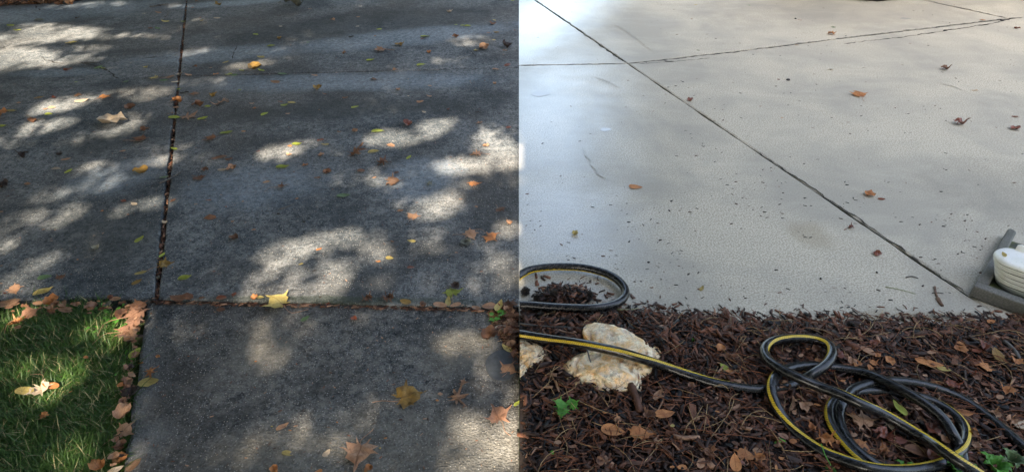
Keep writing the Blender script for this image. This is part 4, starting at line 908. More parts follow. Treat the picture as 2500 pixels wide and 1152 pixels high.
# --- the ones that stand out, each with its own words
BIG = [
 (683,739,58,'M','yellow','large bright yellow maple leaf on the step between driveway and walkway',2.6),
 (880,1100,84,'M','tan','large five pointed tan leaf with long stem at the bottom of the walkway',1.5+3.14),
 (990,972,76,'M','ochre','large folded mustard leaf on the middle of the walkway',.4),
 (1115,972,50,'T','tan','tattered tan leaf skeleton right of the folded mustard leaf',.2),
 (1217,1022,64,'M','rust','sunlit rusty lobed leaf near the lower right corner of the walkway',2.0),
 (1130,934,22,'M','tan','small tan lobed leaf above the tattered leaf skeleton',None),
 (1076,962,16,'F','tan','small tan scrap left of the tattered leaf skeleton',None),
 (1240,905,42,'M','tan','brown lobed leaf on the round cement patch',1.0),
 (1198,824,34,'C','brown','crumpled brown leaf on the right rim of the walkway',None),
 (1238,852,28,'O','yellow','yellow curled leaf at the right rim just above the round cement patch',2.4),
 (1105,716,40,'M','lime','yellow green leaf standing on the driveway edge at the right of the step',1.9),
 (1112,704,20,'C','dark','nearly black leaf behind the yellow green one at the step',None),
 (1094,737,26,'O','yellow','yellow leaf hanging over the step under the yellow green one',1.6),
 (363,933,42,'O','yellow','yellow spotted leaf on the left rim of the walkway',.1),
 (368,912,32,'T','orange','shredded pinkish orange leaf just above the yellow spotted one',None),
 (400,648,40,'M','ochre','mustard brown leaf covering the lower end of the groove',.5),
 (396,624,17,'O','lime','small yellow green leaf just above the mustard leaf in the groove',1.4),
 (344,667,25,'O','yellow','yellow pointed leaf left of the groove foot',.3), (334,689,21,'O','ochre','mottled ochre oval leaf just below the yellow pointed one by the groove',1.0),
 (452,679,33,'O','lime','bright yellow green leaf right of the groove foot',.0),
 (109,677,27,'O','green','dull green round leaf at the lower left of the driveway',.2), (148,679,25,'M','brown','torn brown leaf right of the dull green round leaf',1.3),
 (107,713,42,'O','yellow','long yellow leaf on the driveway edge above the grass',.35), (33,707,36,'M','tan','pinkish tan lobed leaf at the far left driveway edge',.6),
 (340,585,22,'O','lime','spotted yellow green leaf left of the groove in mid slab',1.1), (327,498,19,'O','pale','pale cream leaf in a sun patch left of the groove',2.6),
 (346,421,27,'C','ochre','curled mustard leaf left of the groove above the twig',None), (401,433,20,'O','green','green leaf lying at the groove beside the grey twig',.1),
 (484,436,28,'M','brown','brown lobed leaf right of the grey twig',None), (167,419,17,'O','lime','yellow green oval leaf on the left slab, right of a pale one',.9), (137,413,21,'O','pale','pale leaf on the left slab, left of the yellow green oval',None),
 (8,455,28,'C','dark','dark crumpled leaf at the very left edge of the photo',None), (339,343,40,'M','brown','brown lobed leaf left of the groove, below the folded brown one',.2),
 (356,318,24,'C','brown','folded brown leaf left of the groove, right of the pale curled leaf',None), (276,303,48,'C','pale','large pale curled leaf in a sun patch on the left slab',.2),
 (513,340,34,'M','brown','brown lobed leaf just right of the groove in the middle distance',.2), (425,364,17,'O','lime','yellow green leaf lying in the groove above the twig',None),
 (427,287,26,'O','lime','long yellow green leaf across the groove',.1), (457,290,36,'T','tan','thin tan skeleton leaf touching the groove on its right',.05), (495,290,23,'O','lime','yellow green leaf right of the tan skeleton leaf',.2),
 (432,250,26,'C','orange','orange curled leaf stuck in the groove',None), (553,325,27,'O','lime','yellow green narrow leaf right of the groove above the brown leaf',.1),
 (177,105,30,'O','yellow','round yellow leaf between the brightest sun patches at upper left',.0), (378,191,26,'M','yellow','bright yellow lobed leaf where the two joints meet',None),
 (399,197,17,'O','green','pale green oval leaf right of the bright yellow lobed leaf',None), (524,235,21,'C','ochre','curled mustard leaf right of the groove in the upper half',None),
 (478,230,25,'M','brown','brown lobed leaf right of the groove in the upper half',None), (450,228,22,'F','dark','blackish leaf touching the groove in the upper half',None),
 (255,238,30,'M','orange','orange tan leaf in a sun streak on the left slab',None), (188,234,20,'M','tan','small tan leaf in the sun streak, left of the orange tan one',None), (200,247,30,'O','pale','flat pale leaf just under the two in the sun streak',.05),
 (28,271,21,'O','yellow','yellow leaf at the far left in the upper half',.1), (119,279,17,'O','lime','green heart shaped leaf above the curved dark twig',None), (319,264,20,'C','brown','curled brown leaf left of the groove in the upper half',None),
 (6,285,24,'C','orange','orange curled leaf cut by the left edge of the photo',None), (6,309,20,'O','lime','green leaf cut by the left edge of the photo',.1), (167,172,24,'F','red','dark red leaf sliver beside the crack at upper left',.05),
 (711,17,54,'C','grey','big crumpled grey green leaf at the top of the old driveway',.1), (534,13,17,'C','ochre','small curled tan leaf at the top, right of the groove',None), (389,15,14,'F','dark','tiny dark leaf scrap on the forked twig at the top',None),
 (930,124,32,'M','tan','tan crinkled leaf below the blue sheen near the top',None), (974,112,22,'C','ochre','mustard curled leaf right of the tan crinkled leaf near the top',None), (623,167,26,'C','ochre','mustard curled leaf on the far joint',None),
 (1181,119,22,'C','tan','square folded tan leaf below the blue sheen at the right',None), (1202,60,18,'C','brown','curled brown leaf on the blue sheen at the upper right',None), (1237,117,22,'C','dark','dark curled leaf near the seam at upper right',None),
 (904,148,19,'O','lime','yellow green leaf above the far joint in the middle',.1), (1038,90,21,'O','lime','yellow green leaf on the blue sheen near the top',.1), (776,221,19,'C','ochre','curled mustard leaf below the far joint',None),
 (713,251,18,'O','yellow','yellow leaf of the trio in the upper middle',.0), (694,257,16,'O','lime','lime leaf of the trio in the upper middle',.2), (684,249,11,'O','red','small reddish leaf of the trio in the upper middle',None),
 (866,262,17,'O','lime','lime leaf right of the trio, upper middle',.1), (646,279,17,'O','lime','lime heart shaped leaf below the trio',.9), (995,304,20,'C','red','dark red curled leaf above the crescent sun patch',None),
 (922,321,26,'O','lime','lime leaf at the left tip of the crescent sun patch',.15), (725,353,24,'O','lime','lime leaf right of the small oval sun patch',-.15), (955,356,22,'F','tan','tan torn leaf under the crescent sun patch',None),
 (868,379,52,'T','brown','shattered brown leaf in the middle of the near slab',.1), (912,371,24,'O','yellow','yellow green leaf beside the shattered brown leaf',.1), (998,385,15,'O','lime','upright lime oval leaf right of the shattered leaf',1.0),
 (690,409,30,'O','lime','bright lime oval leaf in the left middle of the near slab',.0), (686,458,30,'M','brown','brown star leaf below the bright lime oval',.3), (838,478,28,'O','green','pale green curved leaf in the middle of the near slab',.05),
 (1157,450,28,'M','orange','bright orange star leaf on the right side of the near slab',1.6), (1008,530,32,'M','tan','tan two pronged leaf on the right of the near slab',1.2), (1167,377,28,'M','tan','pale tan star leaf at the right in the big sun patch',None),
 (958,448,38,'C','tan','curled tan leaf in the small middle sun patch',.3), (935,402,34,'C','brown','crumpled brown leaf above the curled tan leaf',.1), (883,418,24,'F','brown','flat brown shard left of the crumpled brown leaf',None),
 (1221,511,26,'M','brown','brown star leaf near the seam right of the sun patches',None), (1243,547,14,'C','tan','tiny curled tan leaf on a long stem near the seam',None), (1147,573,40,'M','tan','broad tan leaf of the pair near the seam',.3),
 (1196,580,42,'M','orange','peach leaf of the pair nearest the seam',None), (1138,596,22,'C','grey','grey green folded leaf below the broad tan leaf',None), (1003,653,15,'O','red','small reddish square leaf above the step at right',None),
 (573,582,19,'C','brown','small brown folded leaf right of the groove, mid slab',None), (536,385,30,'O','brown','flat dull brown leaf in the bluish middle area',None),
 (865,779,13,'C','red','small reddish leaf above the little sun spot on the walkway',None), (745,778,20,'O','green','narrow green leaf on the upper walkway',.7), (541,757,26,'F','brown','flat dark brown leaf on the upper walkway',.05),
 (690,1042,28,'O','tan','folded tan leaf at lower left of the walkway',.5), (703,1106,26,'O','yellow','yellow dotted leaf at the bottom of the walkway',-.1), (797,1106,20,'O','pale','thin pale leaf left of the large five pointed leaf',1.0), (1262,985,18,'O','lime','pale lime leaf cut by the seam above the orange leaf',.8),
 (72,767,48,'M','rust','rusty star leaf lying on the grass near the driveway',.9), (22,742,48,'O','tan','tan leaf tucked under the driveway edge at far left',.2), (62,955,46,'O','yellow','yellow round leaf in the sunlit grass',-.2), (100,948,46,'M','pale','pale pink lobed leaf beside the yellow round one in the grass',None), (125,942,34,'O','orange','peach leaf right of the pale curled one in the grass',None),
 (330,862,30,'O','lime','upright yellow green leaf leaning on the walkway rim',1.3), (304,936,28,'O','orange','small orange leaf with a shaded edge beside the walkway rim',.6), (316,960,42,'M','dark','dark maroon leaf at the walkway rim',None), (306,1012,34,'C','tan','curled tan leaf on the walkway rim below the dark maroon one',1.3),
 (303,1052,46,'M','tan','broad tan leaf at the notch of the walkway rim',1.0), (290,1092,22,'C','brown','brown curled leaf below the notch of the rim',None), (298,1125,26,'C','orange','orange brown leaf near the bottom of the rim',None), (326,1135,34,'O','tan','tan leaf on the walkway corner at the bottom left',1.1), (240,1142,30,'C','orange','orange leaf at the bottom edge of the grass',None), (280,1148,34,'O','pale','speckled pale leaf at the bottom edge beside the rim',.6),
 (325,772,64,'M','rust','biggest rust leaf in the pile at the walkway corner',.8), (335,750,44,'M','brown','brown leaf on top of the pile at the walkway corner',.9), (305,812,52,'M','rust','lower rust leaf of the pile at the walkway corner',.3), (330,792,40,'C','rust','curled rust leaf in the middle of the pile',None), (298,770,26,'C','brown','small brown leaf at the left of the pile',None), (322,822,34,'C','tan','tan curled leaf at the foot of the pile',None),
 (1195,748,30,'O','tan','tan leaf at the top right corner of the walkway',None), (1200,765,18,'O','tan','small tan leaf just below the walkway corner',1.2), (1218,748,32,'O','yellow','upright yellow leaf in the corner litter beside the green weed',1.2), (1243,745,36,'C','brown','curled brown leaf near the seam in the corner litter',None), (1232,762,34,'C','red','russet leaf beside the green weed',None), (1247,782,26,'F','tan','tan scrap in the side bed under the weed',None), (1222,800,26,'O','pale','pale leaf at the walkway rim under the weed',.4), (1243,815,30,'C','brown','brown crumpled leaf in the side bed above the yellow curled one',None),
 # right
 (1404,571,17,'C','yellow','yellow and brown cupped leaf on the pale drive above the hose loop',None), (1551,457,32,'O','orange','orange flat oval leaf alone on the left half of the pale drive',-.15), (1713,705,20,'O','yellow','pale yellow round leaf on the drive above the mulch edge',1.0), (1705,706,10,'F','tan','pink scrap at the left of the pale yellow round leaf',None),
 (1685,246,16,'C','red','small reddish curled leaf just above the long diagonal joint',None), (2098,234,42,'M','orange','orange star leaf on the right half of the pale drive',1.6), (2340,305,34,'C','red','wet red curled leaf at the right side of the pale drive',.2), (2305,171,24,'C','brown','brown curled leaf near the upper right of the pale drive',.1),
 (2122,477,24,'C','orange','tan curled leaf right of the diagonal joint',.2), (2152,486,17,'O','red','small red brown oval beside the tan curled leaf',0), (2078,558,17,'C','red','brown folded leaf left of the diagonal joint',None), (2141,621,19,'C','red','dark red cupped leaf left of the diagonal joint',1.3),
 (2028,85,22,'C','orange','orange tan leaf above the long far joint',None), (2398,50,16,'O','orange','orange leaf near the crossing joints at top right',None), (2380,222,22,'F','pale','flat pinkish leaf print at the right of the pale drive',None), (2477,286,17,'F','red','small red brown leaf near the right edge, upper one',None), (2477,316,22,'C','red','small red brown leaf near the right edge, lower one',None), (2482,71,12,'C','red','dark red scrap near the crossing joints at the right edge',None),
 (1698,13,9,'O','yellow','tiny yellow leaf at the top of the pale drive, left',None), (1828,14,9,'O','green','tiny green leaf at the top of the pale drive',None), (1705,124,9,'O','green','tiny green leaf above the left part of the far joint',None), (1953,50,14,'F','red','thin brown scrap at the top of the pale drive',None), (2027,171,18,'F','pale','pale flat scrap below the far joint',None), (1945,111,12,'F','orange','orange scrap lying on the far joint',None), (1856,260,9,'F','red','tiny rust scrap in the middle of the pale drive',None), (1909,288,9,'F','orange','tiny orange scrap right of the rust one in the middle',None), (2075,327,10,'F','dark','dark boat shaped scrap below the orange star leaf',None), (2475,447,12,'F','brown','brown scrap on the right edge above the splash block',None),
 (1495,1051,54,'O','orange','orange oval leaf in the mulch left of the peach star leaf',-.15), (1560,1060,60,'M','orange','peach star leaf in the mulch below the large rock',1.3), (1605,965,34,'O','tan','tan oval leaf in the mulch right of the large rock',.9), (1622,1010,50,'O','orange','orange boat shaped leaf below the tan oval in the mulch',.2), (1583,1020,44,'C','brown','brown crumpled leaf left of the orange boat shaped leaf',None), (1640,1038,14,'O','yellow','tiny orange yellow leaf in the mulch under the boat shaped leaf',None), (1510,1028,22,'C','tan','pinkish crumpled leaf above the orange oval',None),
 (1768,896,24,'O','lime','yellow green leaf in the mulch above the long hose run',2.2), (1780,906,18,'O','orange','pink brown leaf touching the yellow green one above the hose run',None), (1665,1140,24,'O','orange','orange leaf at the bottom edge of the mulch, left one',None), (1712,1130,30,'O','tan','tan leaf at the bottom of the mulch between two orange ones',.9), (1795,1130,44,'O','orange','big orange oval leaf at the bottom of the mulch',1.4), (1818,1112,50,'M','orange','orange torn leaf rising above the big orange oval',1.2), (1855,1122,36,'C','orange','orange curled leaf right of the torn one at the bottom',None), (1850,1098,26,'O','tan','tan leaf over the curled one at the bottom',None), (1735,1108,40,'C','brown','dull brown leaf above the tan one at the bottom',None), (1782,968,26,'O','brown','brown oval leaf just below the long hose run',-.6), (1895,1140,14,'O','orange','narrow orange leaf at the bottom edge under the hose arc',1.3),
 (2106,1030,66,'M','tan','large tan star leaf inside the hose coil',1.3), (2150,1066,50,'C','red','glossy red brown leaf inside the coil under the tan star leaf',.1), (2185,1072,46,'O','red','rusty oval leaf inside the coil right of the glossy one',-.5), (2245,1104,64,'O','brown','long brown leaf inside the coil near its bottom',-.5), (2290,1120,48,'C','red','wet red leaf inside the coil at its lower right',.1), (2275,1052,34,'C','red','small red curled leaf inside the coil on the right',None), (2100,1092,56,'M','orange','pale orange leaf in the lower left of the coil',.6), (2160,1102,30,'C','orange','orange folded leaf in the bottom middle of the coil',None), (2196,998,42,'O','lime','upright yellow green leaf inside the coil',2.0), (2012,1082,46,'C','orange','orange brown crumpled leaf outside the left of the coil',None), (2004,1118,30,'O','brown','brown leaf just inside the bottom arc of hose',None), (2170,1040,30,'C','pale','wet shiny pinkish leaf in the coil centre',None),
 (2122,858,40,'O','tan','shiny tan oval leaf above the coil',-.8), (2080,885,28,'C','tan','pinkish crumpled leaf left above the coil',None), (2133,890,28,'C','orange','orange frayed leaf above the coil under the shiny tan oval',None), (2265,886,56,'O','orange','long orange leaf in the mulch right above the coil',-.5), (2303,900,28,'O','yellow','yellow tip leaf joined to the long orange one',-.5), (2435,866,38,'O','ochre','olive brown spotted leaf at the right of the mulch',1.4), (2405,850,36,'C','red','deep red wet leaf left of the olive spotted one',None), (2478,882,34,'C','orange','orange tan leaf at the right edge of the mulch',None), (2408,897,40,'M','orange','orange brown lobed leaf below the deep red one',None), (2325,945,44,'C','red','dark red crumpled leaf above the outer hose strand',None), (2348,1008,44,'O','orange','rusty orange leaf below the outer hose strand',-.2), (2425,1012,34,'C','tan','pink tan leaf under the outer hose strand near the right',None), (2464,1030,34,'C','tan','torn pink leaf against the outer hose strand',None), (2496,1036,40,'O','pale','pale peach leaf cut by the right edge of the photo',.4), (2462,960,40,'C','orange','long orange curl leaf near the right edge',.9), (2345,838,20,'F','orange','orange scrap below the slab corner in the mulch',None), (2275,1000-140,24,'O','tan','small tan leaf in the mulch above the long orange leaf',None), (2345,856,26,'C','orange','orange curl in the mulch under the splash block',None), (2045,870,26,'C','red','red brown leaf right beside the small hose loop',None), (2420,785,22,'O','orange','small orange leaf at the slab corner by the splash block',None), (2485,775,44,'O','tan','long tan curled leaf under the splash block front',0), (2380,1090,30,'C','tan','pale torn leaf below the coil at the right',None), (1990,858,22,'C','brown','brown leaf inside the small hose loop',None), (1955,868,18,'F','tan','tan flake inside the small hose loop',None), (1745,1060,16,'F','tan','tan flake in the mulch below the hose run',None), (2300,1075,24,'C','tan','tan curl beside the small red one in the coil',None),
]
for (px, py, w, k, c_, lb, rot) in BIG: place_leaf(px, py, w, k, c_, lb, rot)
o = place_leaf(2452, 622, 17, 'O', 'yellow', 'small yellow leaf stuck on the white downspout', 1.3, z=.128, group='fallen leaves on the pale drive and mulch', tilt=-.5)
# --- the small ones of the old driveway; their words are worked out from what lies beside them
SMALL = """43,75,14,O,lime;25,63,18,O,lime;95,50,22,O,grey;155,21,10,F,dark;190,45,14,F,dark;353,34,10,O,pale;387,32,14,O,tan;404,53,17,O,yellow;448,53,12,O,lime;385,70,14,O,green;368,70,13,O,brown;493,51,9,O,yellow;489,44,9,F,brown;471,20,8,F,orange;481,5,8,C,brown;530,45,14,O,pale;624,85,12,O,lime;551,153,14,O,yellow;637,140,16,O,yellow;477,164,11,C,brown;514,166,8,O,tan;
590,173,12,O,lime;560,182,20,O,lime;572,184,14,O,green;527,182,15,F,orange;460,184,18,O,tan;440,185,18,C,pale;415,190,24,F,tan;355,166,11,C,yellow;240,166,18,O,green;252,167,10,O,lime;427,201,16,O,pale;186,201,10,O,lime;308,200,13,O,green;585,220,8,O,lime;437,218,10,O,lime;133,240,12,C,red;96,239,20,O,ochre;46,252,14,F,tan;430,263,12,O,tan;485,262,22,C,brown;508,261,18,O,lime;546,253,30,T,tan;615,253,11,O,tan;621,266,15,M,orange;
127,263,17,O,tan;112,267,10,F,orange;80,297,17,C,brown;410,278,9,F,brown;421,276,10,F,brown;595,321,10,O,orange;63,382,26,C,dark;147,378,13,C,dark;161,390,20,O,tan;300,369,12,O,tan;560,390,20,F,brown;757,23,8,O,tan;682,39,15,F,dark;813,50,12,C,tan;874,42,8,O,orange;685,65,8,O,pale;873,65,8,O,pale;926,72,12,O,lime;857,91,14,F,dark;915,89,8,F,orange;683,95,11,C,ochre;662,113,18,O,lime;752,104,8,O,green;
1097,30,14,C,pale;1227,2,10,C,red;1252,3,9,O,lime;1142,64,14,O,lime;1113,61,8,O,lime;1128,63,9,O,lime;1207,50,8,O,yellow;1031,96,9,F,red;1112,94,14,C,brown;1193,81,8,O,tan;1212,80,13,O,ochre;1256,75,10,F,red;1206,98,8,O,yellow;842,132,11,C,tan;1048,129,11,C,orange;1163,125,11,C,yellow;1232,124,12,F,tan;1028,159,19,O,lime;965,172,13,C,tan;1210,170,16,O,tan;1237,161,22,F,red;638,173,16,O,lime;690,181,20,O,green;
768,185,15,O,tan;672,201,20,O,tan;914,195,24,F,brown;1050,210,11,O,tan;1208,205,9,C,tan;843,240,15,F,brown;792,230,11,O,brown;703,278,15,F,tan;1026,250,19,F,tan;1048,235,12,O,tan;972,220,9,C,tan;997,235,8,F,pale;1035,274,10,O,pale;1094,268,8,C,red;1165,275,11,F,dark;1173,301,15,C,tan;867,321,12,C,tan;828,322,15,F,brown;1240,312,16,F,red;708,357,13,F,orange;794,353,16,O,yellow;782,343,18,F,red;706,378,18,F,tan;
785,380,13,C,tan;978,365,9,F,green;1187,358,13,C,tan;500,295,8,F,tan;68,450,18,O,tan;502,416,15,C,brown;542,415,18,O,pale;566,416,19,C,tan;424,490,15,C,brown;510,489,13,O,red;478,499,9,F,tan;302,491,16,F,red;515,532,30,F,brown;568,541,8,F,orange;619,561,11,F,orange;402,543,15,C,pale;236,608,15,C,grey;386,680,11,C,grey;747,404,15,C,orange;799,421,15,C,brown;775,435,18,F,brown;651,445,15,O,tan;967,422,16,F,red;914,434,13,F,tan;
1048,452,19,C,grey;725,485,10,F,orange;978,515,15,O,tan;1125,487,10,F,tan;1163,505,10,F,tan;958,590,11,F,brown;1005,589,18,O,yellow;779,609,13,O,orange;735,645,11,O,yellow;951,630,17,O,yellow;923,638,11,O,orange;768,661,13,F,dark;1113,616,5,F,tan;250,515,9,F,orange;135,562,6,F,tan;4,517,9,O,tan;190,634,7,F,orange;372,455,8,F,dark;540,476,7,F,tan;552,505,8,F,red;593,492,8,F,tan;630,370,9,F,red;
435,728,34,O,brown;458,725,34,F,brown;493,727,12,O,brown;541,727,24,O,red;571,719,14,C,red;622,729,14,C,orange;635,726,16,O,yellow;898,736,26,C,brown;948,735,30,C,brown;990,737,26,O,ochre;1035,745,22,C,brown;1075,745,32,O,tan;1112,744,24,O,tan;1163,752,22,O,tan;802,745,13,C,red;874,750,7,F,tan;960,800,8,F,tan;625,882,8,F,orange;345,886,14,F,orange;386,871,9,C,orange;460,869,6,F,orange;708,1050,9,F,orange;664,1040,6,F,yellow;823,1030,7,F,orange;941,1069,9,F,orange;671,1148,18,C,orange;778,1150,16,O,orange;900,1147,18,C,orange;1068,977,10,F,orange;928,1093,8,F,yellow;600,1117,7,F,tan;130,740,26,C,orange;160,757,34,O,tan;40,792,34,C,orange;12,716,9,F,red;270,727,12,C,red;282,730,26,O,tan;240,735,10,F,orange;210,872,12,O,orange;172,956,9,F,orange;70,905,7,F,tan;110,1016,22,C,orange;45,800,20,F,tan;265,745,20,C,grey"""
rows = [r_.strip().split(',') for r_ in SMALL.replace('\n', '').split(';')]; rows.sort(key=lambda r_: -float(r_[2])); NKEEP = 299 - len(LEAVES)
for px, py, w, k, c_ in rows[:NKEEP]: place_leaf(int(px), int(py), float(w), k, c_)
extra = [(int(a), int(b), float(w), k, c_) for a, b, w, k, c_ in rows[NKEEP:]]
re_ = random.Random(11)
for _ in range(300):      # crumbled leaves in the mulch
    px = re_.uniform(1290, 2490); py = re_.uniform(800, 1150)
    if re_.random() > (.25 + .75 * (px - 1270) / 1230) * (.35 + .65 * (py - 780) / 370): continue
    extra.append((px, py, re_.uniform(9, 26), re_.choice('FFCO'), re_.choice(['brown', 'rust', 'orange', 'red', 'tan', 'tan'])))
for _ in range(70):
    px = re_.uniform(1200, 1262); py = re_.uniform(752, 895)
    if px > 1194 + (py - 750) * .5: extra.append((px, py, re_.uniform(9, 24), re_.choice('FCO'), re_.choice(['brown', 'rust', 'rust', 'tan'])))
for _ in range(45):
    t_ = re_.random(); extra.append((345 - t_ * 55 + re_.uniform(-16, 2), 760 + t_ * 390, re_.uniform(10, 24), re_.choice('FCO'), re_.choice(['brown', 'rust', 'dark', 'tan', 'rust'])))
for _ in range(40): extra.append((re_.uniform(0, 330), re_.uniform(738, 765), re_.uniform(9, 22), re_.choice('FCO'), re_.choice(['tan', 'rust', 'brown', 'tan'])))
for _ in range(60): q_ = re_.random(); extra.append((re_.uniform(0, 180), re_.uniform(0, 12), re_.uniform(8, 18), 'C', re_.choice(['tan', 'orange', 'brown', 'brown'])))
keys_ = list(LM); VV, FF, MM, bb = [], [], [], 0; cache = {}
for (px, py, w, k, c_) in extra:
    o = place_leaf(px, py, w, k, c_, 'x'); LEAVES.pop(); M4 = o.matrix_basis; me = o.data
    v = np.empty(len(me.vertices) * 3); me.vertices.foreach_get('co', v); v = v.reshape(-1, 3); M_ = np.array(M4); VV.append(v @ M_[:3, :3].T + M_[:3, 3])
    for p_ in me.polygons: FF.append([i + bb for i in p_.vertices]); MM.append(keys_.index(c_))
    bb += len(v)
    for ch in list(o.children): bpy.data.objects.remove(ch)
    bpy.data.objects.remove(o)
tag(mesh_obj('leaf_litter', np.concatenate(VV), FF, [LM[k_] for k_ in keys_], smooth=True, midx=MM), kind='stuff')
# words for the small ones: look, size and the nearest named leaf
anchors = [(px, py, lb) for (px, py, w, k, c_, lb, rot) in BIG]
used = {a[2] for a in anchors}
def direction(dx, dy):
    h_ = 'left' if dx < 0 else 'right'; v_ = 'above' if dy < 0 else 'below'
    if abs(dx) > 2.2 * abs(dy): return f'{h_} of'
    if abs(dy) > 1.2 * abs(dx): return v_
    return f'{v_} and {h_} of'
for (o, px, py, w, k, c_, lb) in LEAVES:
    if lb: continue
    near = sorted(anchors, key=lambda a: (a[0] - px) ** 2 + (2 * (a[1] - py)) ** 2)
    size_ = 'tiny' if w < 10 else 'small' if w < 18 else 'thumb sized'
    done = False
    for a in near[:8]:
        for form in ('{s} {c} {k} {d} the {a}', '{c} {k}, {s}, a bit farther {d} the {a}'):
            an = ' '.join(a[2].split()[:9]); t_ = form.format(s=size_, c=CNAME[c_], k=KN[k], d=direction(px - a[0], py - a[1]), a=an)
            t_ = ' '.join(t_.split()[:16])
            while t_.split()[-1] in ('the', 'of', 'in', 'at', 'and', 'on', 'a', 'its', 'with', 'to', 'right', 'left', 'just', 'between', 'from', 'beside', 'under', 'above', 'below', 'near'): t_ = ' '.join(t_.split()[:-1])
            if t_ not in used: used.add(t_); o['label'] = t_; done = True; break
        if done: break

# ------------------------------------------------------------------ grass and small plants
def blades(name, pts, mats, hmin, hmax, wmin, wmax, bendmax, matw):
    N = len(pts); P = np.array(pts); az = rng.uniform(0, 2 * np.pi, N); hgt = rng.uniform(hmin, hmax, N); wd = rng.uniform(wmin, wmax, N); bend = rng.uniform(.2, bendmax, N)
    dx, dy = np.cos(az), np.sin(az); rows = []
    for s in (0, .4, .75, 1.0):
        cx = P[:, 0] + dx * bend * hgt * s * s; cy = P[:, 1] + dy * bend * hgt * s * s; cz = P[:, 2] + hgt * s * (1 - .35 * s * bend / bendmax); ww = wd * (1 - s) ** .6 if s < 1 else wd * .02
        rows += [np.stack([cx - dy * ww, cy + dx * ww, cz], 1), np.stack([cx + dy * ww, cy - dx * ww, cz], 1)]
    V = np.stack(rows, 1).reshape(-1, 3); base = (np.arange(N) * 8)[:, None]; F = np.concatenate([base + np.array([2 * i, 2 * i + 1, 2 * i + 3, 2 * i + 2]) for i in range(3)], 1).reshape(-1, 4)
    m = np.repeat(rng.choice(len(mats), N, p=matw), 3); return tag(big_mesh(name, V, F, mats, m, smooth=True), kind='stuff')
pts = []
while len(pts) < 26000:
    x = random.uniform(-2.6, -.5); y = random.uniform(.45, yedge - .004); a, b = PX(x, y)
    rim = 348 - max(0, b - 745) * .14
    if a < -180 or b > 1300 or a > rim - 8: continue
    if a > 262 and b < 850 and random.random() < .8: continue
    if b < 775 and random.random() < .55: continue
    if 90 < a < 170 and 1015 < b < 1075 and random.random() < .8: continue
    if a > rim - 40 and random.random() < .7: continue
    if noise.noise(Vector((x * 5, y * 5, 0))) < -.25 and random.random() < .6: continue
    pts.append((x, y, -.04))
blades('grass', pts, [M_GRASS, M_DRYGRASS], .03, .075, .0012, .0026, 1.5, [.9, .1])
def broadleaf(px, py, name, label, cat, leaves, col='fresh', z=None, hgt=.02, sz=.02, lobed=True, spread=.03):
    z0 = z if z is not None else 0; p = G(px, py, z0 + hgt * .5); root = empty(name, (p.x, p.y, z0), label, cat)
    for i in range(leaves):
        a = i * 2.4 + px; r = spread * (.35 + .65 * ((i * .37) % 1)); hh = hgt * (.5 + .5 * ((i * .61) % 1)); q = Vector((math.cos(a) * r, math.sin(a) * r, hh))
        V, F = tube([Vector((0, 0, 0)), q * .55 + Vector((0, 0, hh * .2)), q], [.0008, .0007, .0005], 5); st = mesh_obj('stem', V, F, LM[col], root)
        lf = bpy.data.objects.new('leaf', (TPL['M'] if lobed else TPL['O'])[i % 5]); lf.location = q; lf.scale = (sz, sz, sz * .5); lf.rotation_euler = (.2 * math.sin(i), .25 * math.cos(i) - .2, a); link(lf, root)
        lf.material_slots[0].link = 'OBJECT'; lf.material_slots[0].material = LM[col]
mz = lambda px, py: mulch_z(*G(px, py).xy)
broadleaf(1378, 998, 'seedling', 'bright green three leaved seedling in the mulch below the large rock', 'seedling', 4, z=mz(1380, 985), hgt=.035, sz=.046, spread=.028)
broadleaf(1342, 1107, 'seedling', 'tiny green seedling at the bottom left of the mulch', 'seedling', 2, z=mz(1342, 1107), hgt=.02, sz=.016, spread=.008)
broadleaf(1901, 1077, 'seedling', 'green heart leaved sprout left of the coil', 'seedling', 2, z=mz(1901, 1077), hgt=.022, sz=.020, lobed=False, spread=.008)
broadleaf(1217, 772, 'weed', 'green lobed weed among dead leaves at the right corner of the walkway', 'weed', 6, z=-.02, hgt=.03, sz=.026, spread=.026)
for i, (a, b, nl_, lb) in enumerate([(262, 790, 16, 'upper clump of bright green clover beside the rust leaf pile'), (270, 805, 14, 'lower clump of bright green clover beside the rust leaf pile'), (300, 890, 9, 'clover clump beside the walkway rim under the upright leaf'), (245, 775, 10, 'left clump of bright clover near the driveway edge'), (285, 772, 9, 'clover sprig nearest the driveway edge')]):
    broadleaf(a, b, 'clover', lb, 'clover', nl_, z=-.04, hgt=.05, sz=.017, lobed=False, spread=.06)
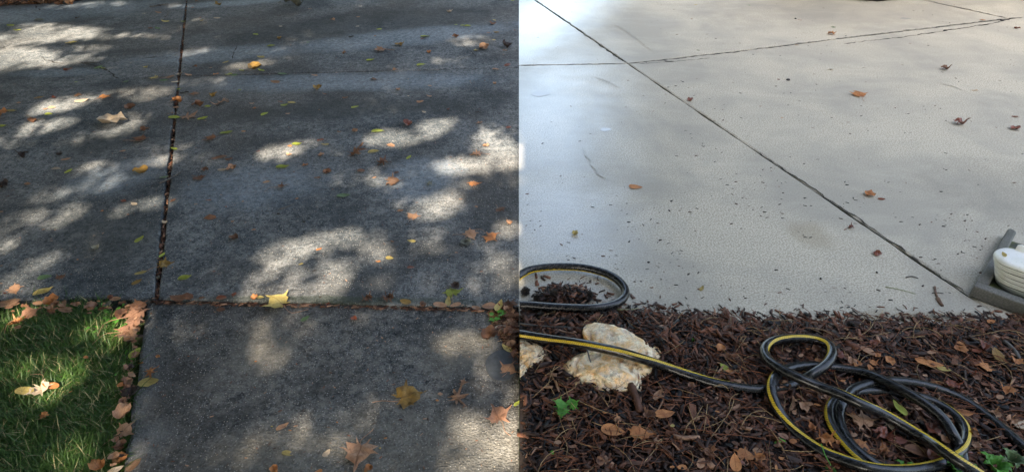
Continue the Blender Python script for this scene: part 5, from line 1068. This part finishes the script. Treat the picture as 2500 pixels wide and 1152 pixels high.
def spiky(px, py, name, label, n_, ln, w, seed, col='fresh', zz=None, hgt=.05, cat='weed'):
    r = random.Random(seed); z0 = mz(px, py) if zz is None else zz; p = G(px, py, z0 + hgt * .4); root = empty(name, (p.x, p.y, z0), label, cat)
    for i in range(n_):
        a = i * 2 * math.pi / n_ + r.uniform(-.3, .3); V = []; F = []; k_ = 6; L_ = ln * r.uniform(.7, 1.1)
        for j in range(k_ + 1):
            s = j / k_; ww = w * math.sin(math.pi * min(.97, s * .9 + .1)) * (1.25 if j % 2 else .55); c = Vector((math.cos(a) * L_ * s * .7, math.sin(a) * L_ * s * .7, hgt * (1 - (1 - s) ** 2) - .02 * s * s)); nx, ny = -math.sin(a), math.cos(a)
            V += [(c.x + nx * ww, c.y + ny * ww, c.z + ww * .3), (c.x, c.y, c.z), (c.x - nx * ww, c.y - ny * ww, c.z + ww * .3)]
            if j: o_ = 3 * j; F += [(o_ - 3, o_ - 2, o_ + 1, o_), (o_ - 2, o_ - 1, o_ + 2, o_ + 1)]
        mesh_obj('leaf', V, F, LM[col], root)
spiky(2335, 1140, 'thistle_weed', 'green thistle like weed over the hose at the bottom of the coil', 8, .06, .010, 1)
spiky(2215, 1150, 'thistle_weed', 'small green jagged weed at the bottom edge inside the coil', 6, .045, .007, 2)
spiky(2430, 1140, 'thistle_weed', 'green jagged weed right of the coil at the bottom edge', 8, .055, .010, 3)
spiky(2470, 1125, 'thistle_weed', 'darker jagged weed nearest the bottom right corner', 6, .05, .009, 4, 'green')
spiky(2028, 1148, 'weed', 'little green weed below the bottom arc of the hose', 5, .03, .006, 9, hgt=.02)
spiky(1690, 823, 'conifer_sprout', 'tiny bright conifer seedling in the mulch near the slab edge', 22, .020, .0009, 5, hgt=.022, cat='seedling')
spiky(2035, 66, 'moss_sprig', 'pale green lichen sprig on the pale drive above the orange tan leaf', 16, .05, .003, 6, 'green', 0, .006, 'lichen')
spiky(1993, 848, 'weed', 'tiny green weed at the inner right of the small hose loop', 6, .018, .004, 7, hgt=.015)
# small potato vine blade by the coil bottom left
stick([(1997, 1100), (2005, 1125), (2020, 1152)], .0012, 'thin bright grass blade crossing the bottom hose arc', LM['fresh'], 'grass blade', 'grass_blade', z0=.03)
